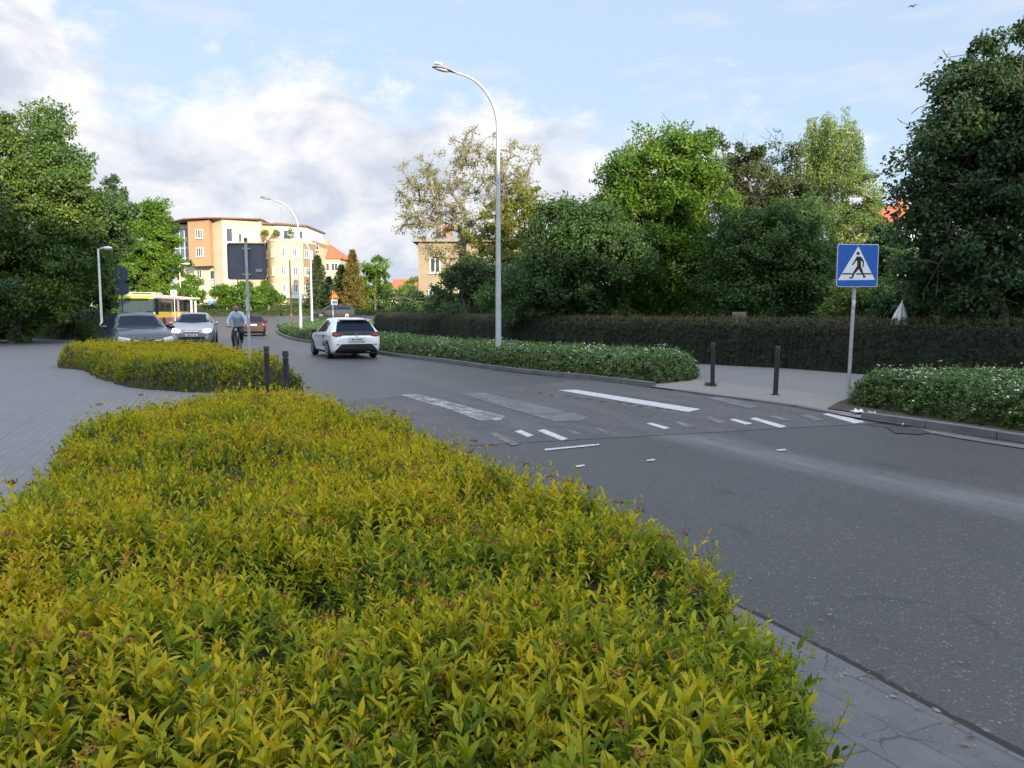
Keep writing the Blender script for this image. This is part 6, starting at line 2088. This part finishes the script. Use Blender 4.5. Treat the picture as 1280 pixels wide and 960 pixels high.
# -------- bus, seen from its front and its left side
def make_bus():
    u0, Y = 172, 60.0
    p = at(u0, 400, Y)
    root = empty('city_bus', (p.x, p.y, gz(p.x, p.y) + .002), -R(170), label='red and yellow city bus with pale roof standing at the stop', cat='bus')
    root.scale = (1, 1, .90)
    Wb, L, H = 2.52, 11.8, 3.0
    RED = paint('bus_red', (.30, .05, .035)); YEL = paint('bus_yellow', (.78, .52, .03)); ROOF = mat('bus_roof_pale', (.62, .47, .42), .5, noise=(1.5, .1)); LIME = paint('bus_lime', (.42, .46, .04))
    # profile across the width with rounded roof edges, lofted along the length
    def shell(z0, z1, y0, y1, m, name, inset=0.0, rnd=0.0):
        w = Wb / 2 - inset
        if rnd:
            prof = [(-w, z0), (w, z0)] + [(w - rnd + rnd * math.cos(R(a)), z1 - rnd + rnd * math.sin(R(a))) for a in (0, 30, 60, 90)] + [(-w + rnd - rnd * math.sin(R(a)), z1 - rnd + rnd * math.cos(R(a))) for a in (0, 30, 60, 90)]
        else: prof = [(-w, z0), (w, z0), (w, z1), (-w, z1)]
        M = Matrix(((1, 0, 0, 0), (0, 0, 1, 0), (0, 1, 0, 0), (0, 0, 0, 1)))
        q = MB(); q.prism(prof, y0, y1, 0, M); return q.build(name, m, root, bevel=.03)
    y1, y0 = 0.0, -L
    shell(.32, .98, y0, y1 - .02, RED, 'lower_body')
    shell(.985, 1.50, y0 + .01, y1 - .03, YEL, 'yellow_band', .005)
    shell(1.505, 2.66, y0 + .02, y1 - .05, mat('bus_window_band', (.02, .024, .028), .06, spec=.9), 'window_band', .02)
    shell(2.665, 3.0, y0, y1 - .03, ROOF, 'roof', .0, .22)
    # front : windscreen, lime header with destination board, lamps, bumper
    f = MB(); f.box((0, .0, 1.82), (2.36, .05, 1.55)); ws = f.build('windshield', mat('bus_glass', (.05, .07, .08), .05, spec=1.0, coat=.7), root, bevel=.02)
    f = MB(); f.box((0, .035, 1.2), (.05, .03, .5)); f.tube([(-.5, .04, 1.1), (-.1, .045, 1.7)], .012, 6); f.tube([(.5, .04, 1.1), (.9, .045, 1.7)], .012, 6); f.build('wiper', PLASTIC, ws)
    f = MB(); f.box((0, -.005, 2.76), (2.46, .06, .30)); f.build('header', LIME, root, bevel=.03)
    f = MB(); f.box((0, .03, 2.55), (1.7, .02, .2)); f.build('destination_display', mat('display_dark', (.02, .02, .02), .2), root)
    f = MB(); f.box((0, .0, .62), (2.44, .08, .55)); f.build('bumper', RED, root, bevel=.04)
    for sx in (-1, 1):
        f = MB(); f.box((sx * .95, .045, .72), (.36, .03, .17)); f.build('headlight', LIGHTC, root, bevel=.02)
        f = MB(); f.tube([(sx * 1.2, .0, 2.5), (sx * 1.32, .22, 2.45), (sx * 1.33, .26, 2.2)], .02, 6); f.box((sx * 1.33, .27, 2.0), (.06, .16, .42)); f.build('door_mirror', PLASTIC, root)
    # roof box
    f = MB(); f.box((0, -2.6, 3.10), (1.9, 2.4, .2)); f.build('roof_unit', ROOF, root, bevel=.06)
    f = MB(); f.box((0, -1.385, 3.10), (1.4, .02, .1)); f.build('roof_grille', PLASTIC, root)
    # side pillars, doors, wheels
    for sx in (-1, 1):
        for y in (-1.55, -3.3, -5.2, -7.1, -9.0, -10.8):
            f = MB(); f.box((sx * (Wb / 2 - .012), y, 2.08), (.02, .09, 1.14)); f.build('window_pillar', PLASTIC, root)
        for y in (-2.6, -8.4):
            w = MB(); w.lathe([(.3, -.14), (.47, -.14), (.48, .12), (.3, .14)], (sx * (Wb / 2 - .12), y, .48), 24, axis='X'); wo = w.build('wheel', TYRE, root, True, auto=R(40))
            w = MB(); w.lathe([(.29, sx * .1), (.29, sx * .15), (.1, sx * .12)], (sx * (Wb / 2 - .12), y, .48), 16, axis='X'); w.build('rim', RIMD, wo)
            f = MB(); f.prism([(y + .58 * math.cos(math.pi * k / 12), .48 + .58 * math.sin(math.pi * k / 12)) for k in range(13)], sx * (Wb / 2 - .003), sx * (Wb / 2 + .006), 0, Matrix(((0, 0, 1, 0), (1, 0, 0, 0), (0, 1, 0, 0), (0, 0, 0, 1)))); f.build('wheel_arch', PLASTIC, root)
    f = MB(); f.box((-(Wb / 2 + .004), -.62, 1.95), (.02, .85, 1.35)); f.build('driver_window', CARGLASS, root)
    for y in (-.8, -5.9, -10.0):
        f = MB(); f.box((Wb / 2 + .006, y, 1.5), (.02, 1.15, 2.1)); f.build('door', CARGLASS, root)
    return root


make_bus()


# -------- cyclist
def skin(name, verts, edges, radii, m, parent, root_i=0, sub=2, smooth=True):
    me = bpy.data.meshes.new(name + '_cage')
    me.from_pydata(verts, edges, [])
    ob = bpy.data.objects.new(name + '_cage', me); COL.objects.link(ob)
    sk = ob.modifiers.new('s', 'SKIN'); sk.use_smooth_shade = True
    for i, r_ in enumerate(radii):
        d = me.skin_vertices[0].data[i]
        d.radius = r_ if isinstance(r_, tuple) else (r_, r_); d.use_root = (i == root_i)
    sb = ob.modifiers.new('u', 'SUBSURF'); sb.levels = sub; sb.render_levels = sub
    dg = bpy.context.evaluated_depsgraph_get(); dg.update()
    out = bpy.data.meshes.new_from_object(ob.evaluated_get(dg), depsgraph=dg)
    out.name = name
    bpy.data.objects.remove(ob)
    return link_mesh(name, out, m, parent, smooth)


SKIN = mat('skin', (.42, .25, .18), .55)
HAIR = mat('dark_hair', (.03, .022, .018), .7, bump=(60, .6))
SHIRT = mat('light_blue_shirt', (.38, .46, .57), .85, noise=(5, .08), bump=(12, .4))
TROUS = mat('dark_trousers', (.018, .021, .032), .85, bump=(14, .4))
SHOE = mat('dark_shoes', (.03, .03, .033), .6)
BIKE = mat('bicycle_black', (.02, .02, .024), .35)
cp = Vector((-9.4, 26.9, 0)); cz = 168.0


def make_bike():
    root = empty('bicycle', cp, -R(cz), label='black bicycle ridden by the man in the light blue shirt', cat='bicycle')
    wr = .345; fy, ry = .56, -.52
    for nm, y, st in (('wheel', fy, .0), ('wheel', ry, 0)):
        mb = MB(); n = 40
        ring = [(0, y + wr * math.cos(2 * math.pi * k / n), wr + wr * math.sin(2 * math.pi * k / n)) for k in range(n + 1)]
        mb.tube([(x, yy, zz) for x, yy, zz in [(0, y + (wr - .02) * math.cos(2 * math.pi * k / n), wr + (wr - .02) * math.sin(2 * math.pi * k / n)) for k in range(n + 1)]], .02, 8, caps=False)
        w = mb.build('wheel', TYRE, root, True)
        mb = MB()
        for k in range(18):
            a = 2 * math.pi * k / 18
            mb.tube([(.02 * (-1) ** k, y, wr), (0, y + (wr - .03) * math.cos(a), wr + (wr - .03) * math.sin(a))], .0025, 4)
        mb.lathe([(.02, -.05), (.02, .05)], (0, y, wr), 10, axis='X')
        mb.build('spokes', RIM, w)
    mb = MB()
    bb = (0, -.10, .30); seat = (0, -.24, .86); head = (0, .36, .88); headlo = (0, .40, .74)
    for a, b, r_ in ((bb, seat, .016), (bb, headlo, .019), (seat, head, .017), (head, headlo, .02), ):
        mb.tube([a, b], r_, 8)
    for s in (-1, 1):
        mb.tube([bb, (s * .06, ry, wr)], .009, 6); mb.tube([seat, (s * .06, ry, wr)], .008, 6)
        mb.tube([headlo, (s * .05, .44, .68), (s * .055, fy, wr)], .011, 6)
    mb.build('frame', BIKE, root, True)
    mb = MB(); mb.tube([head, (0, .34, .99)], .014, 8); mb.tube([(-.30, .20, 1.03), (-.16, .30, 1.02), (0, .34, 1.0), (.16, .30, 1.02), (.30, .20, 1.03)], .012, 8)
    hb_ = mb.build('handlebar', BIKE, root, True)
    for s in (-1, 1):
        mb = MB(); mb.tube([(s * .20, .275, 1.022), (s * .31, .195, 1.03)], .017, 8); mb.build('grip', TYRE, hb_, True)
    mb = MB(); mb.ball((0, -.25, .93), (.09, .14, .04), 12); mb.tube([seat, (0, -.25, .93)], .013, 8); mb.build('saddle', PLASTIC, root, True)
    mb = MB(); mb.box((0, .42, .93), (.07, .05, .07)); mb.build('front_light', LIGHTC, root, bevel=.01)
    mb = MB(); mb.tube([(-.03, -.10, .30), (.03, -.10, .30)], .05, 16)
    mb.tube([(.05, -.10, .30), (.055, -.02, .15)], .009, 6); mb.box((.11, -.02, .15), (.1, .08, .02)); mb.tube([(-.05, -.10, .30), (-.055, -.18, .45)], .009, 6); mb.box((-.11, -.18, .45), (.1, .08, .02)); mb.build('crank', RIM, root, True)


def make_rider():
    root = empty('person', cp, -R(cz), label='man in a light blue shirt and dark trousers leaning over the handlebar of his bicycle', cat='person')
    # joints in bike space (x right, y forward, z up)
    pel = (0, -.22, .98); sp = (0, -.14, 1.16); ch = (0, .0, 1.40); nk = (0, .07, 1.53); hd0 = (0, .10, 1.585)
    sh = lambda s: (s * .185, .03, 1.455); el = lambda s: (s * .30, .08, 1.20); wrj = lambda s: (s * .275, .20, 1.075)
    hip = lambda s: (s * .095, -.22, .95)
    kn = {1: (.13, .14, .68), -1: (-.14, .17, .83)}
    an = {1: (.115, -.06, .24), -1: (-.115, -.20, .55)}
    # whole body in skin, slightly slimmer than the clothes
    V = [pel, sp, ch, nk, hd0]; E = [(0, 1), (1, 2), (2, 3), (3, 4)]; Rr = [.09, .085, .085, .050, .05]
    for s in (1, -1):
        o = len(V); V += [sh(s), el(s), wrj(s), (s * .262, .235, 1.06)]; E += [(2, o), (o, o + 1), (o + 1, o + 2), (o + 2, o + 3)]; Rr += [.034, .030, .026, (.034, .02)]
        # fingers curled over the grip, thumb from the palm's side
        for k, (dx, ln) in enumerate(((-.024, .9), (-.008, 1.0), (.008, .95), (.024, .75))):
            q = len(V)
            bx, by = s * (.258 + dx * .8), .248 - dx * .55 * 1
            V += [(bx, by + .015, 1.063), (bx, by + .035 * ln, 1.045), (bx, by + .022, 1.018)]
            E += [(o + 3, q), (q, q + 1), (q + 1, q + 2)]; Rr += [.0095, .009, .0075]
        q = len(V); V += [(s * .232, .225, 1.045), (s * .222, .222, 1.018)]; E += [(o + 3, q), (q, q + 1)]; Rr += [.010, .0085]
        o = len(V); V += [hip(s), kn[s], an[s]]; E += [(0, o), (o, o + 1), (o + 1, o + 2)]; Rr += [.060, .045, .034]
        q = len(V); a_ = an[s]; V += [(a_[0], a_[1] + .12, a_[2] - .06)]; E += [(o + 2, q)]; Rr += [.034]
    body = skin('body', V, E, Rr, SKIN, root, 0, 1)
    # head with face, merged into the same body mesh
    mb = MB()
    hc = Vector((0, .135, 1.685))
    hV = []; hF = []
    nr_, nc_ = 16, 20
    for i in range(nr_ + 1):
        t = math.pi * i / nr_
        for k in range(nc_):
            a = 2 * math.pi * k / nc_
            x = .077 * math.sin(t) * math.cos(a); y = .096 * math.sin(t) * math.sin(a); z = .118 * math.cos(t)
            if z < 0: x *= 1 + z * 2.3; y *= 1 + z * .9; y += -z * .12
            fy = math.sin(a)
            if fy > .75:
                if -.045 < z < .005 and abs(x) < .022: y += .018 * (1 - abs(x) / .022)         # nose
                if -.005 < z < .03 and .015 < abs(x) < .05: y -= .008                            # eye sockets
                if -.075 < z < -.055 and abs(x) < .03: y += .004                                 # mouth
            hV.append(hc + Matrix.Rotation(R(-18), 3, 'X') @ Vector((x, y, z)))
    for i in range(nr_):
        for k in range(nc_):
            a0 = i * nc_ + k; a1 = i * nc_ + (k + 1) % nc_
            hF.append((a0, a0 + nc_, a1 + nc_, a1))
    mb.add(hV, hF)
    for s in (-1, 1): mb.ball((s * .08, .125, 1.68), (.012, .022, .032), 8)
    h = mb.build('head_tmp', SKIN, None, True)
    bm = bmesh.new(); bm.from_mesh(body.data); bm.from_mesh(h.data); bm.to_mesh(body.data); bm.free()
    bpy.data.objects.remove(h)
    body.data.polygons.foreach_set('use_smooth', [True] * len(body.data.polygons))
    Rx = Matrix.Translation(hc) @ Matrix.Rotation(R(-18), 4, 'X')
    mb = MB()
    for s in (-1, 1): mb.ball((s * .030, .084, .014), (.012, .008, .007), 8, 0, Rx)
    mb.build('eyes', HAIR, root, True)
    mb = MB(); mb.ball((0, .086, -.062), (.024, .006, .006), 8, 0, Rx); mb.build('mouth', mat('lips', (.28, .10, .08), .5), root, True)
    # hair cap and short dark beard
    V = []; F = []
    for i in range(9):
        t = math.pi * .54 * i / 8
        for k in range(20):
            a = 2 * math.pi * k / 20
            front = math.sin(a)
            tt = t * (1 - .52 * max(front, 0) ** 1.2) * (1.22 if front < -.2 else 1)
            V.append(Rx @ Vector((.083 * math.sin(tt) * math.cos(a), .102 * math.sin(tt) * math.sin(a) - .004, .125 * math.cos(tt) + .002)))
    for i in range(8):
        for k in range(20):
            a0 = i * 20 + k; a1 = i * 20 + (k + 1) % 20; F.append((a0, a0 + 20, a1 + 20, a1))
    mb = MB(); mb.add(V, F); mb.build('hair', HAIR, root, True)
    mb = MB(); mb.ball((0, .056, -.092), (.046, .042, .030), 12, 0, Rx); mb.build('beard', HAIR, root, True)
    # shirt with sleeves to the wrist
    V = [(0, -.225, .965), (0, -.15, 1.16), (0, -.03, 1.35), (0, .03, 1.455), (0, .068, 1.525)]; E = [(0, 1), (1, 2), (2, 3), (3, 4)]; Rr = [(.168, .145), (.165, .135), (.17, .14), (.12, .09), (.066, .064)]
    for s in (1, -1):
        o = len(V); V += [(s * .155, .03, 1.452), (s * .225, .05, 1.35), el(s), (s * .288, .13, 1.145), (s * .280, .175, 1.10)]; E += [(3, o), (o, o + 1), (o + 1, o + 2), (o + 2, o + 3), (o + 3, o + 4)]; Rr += [.082, .072, .058, .048, .042]
    skin('shirt', V, E, Rr, SHIRT, root, 0, 2)
    V = [(0, -.225, .95), (0, -.205, 1.02)]; E = [(0, 1)]; Rr = [(.13, .12), (.13, .115)]
    for s in (1, -1):
        k_ = kn[s]; a_ = an[s]; h_ = hip(s)
        mid = tuple((h_[i] + k_[i]) / 2 for i in range(3)); lo = tuple(k_[i] * .3 + a_[i] * .7 for i in range(3))
        o = len(V); V += [(h_[0] * 1.05, h_[1] + .02, h_[2] - .02), mid, k_, lo, tuple(a_[i] * .96 + k_[i] * .04 for i in range(3))]; E += [(0, o), (o, o + 1), (o + 1, o + 2), (o + 2, o + 3), (o + 3, o + 4)]; Rr += [.105, .092, .074, .060, .058]
    skin('trousers', V, E, Rr, TROUS, root, 0, 2)
    for s in (1, -1):
        a_ = an[s]
        mb = MB(); mb.ball((a_[0], a_[1] + .06, a_[2] - .055), (.048, .135, .045), 14); mb.ball((a_[0], a_[1] - .01, a_[2] - .02), (.045, .06, .055), 12)
        mb.build('shoe', SHOE, root, True)


make_bike(); make_rider()
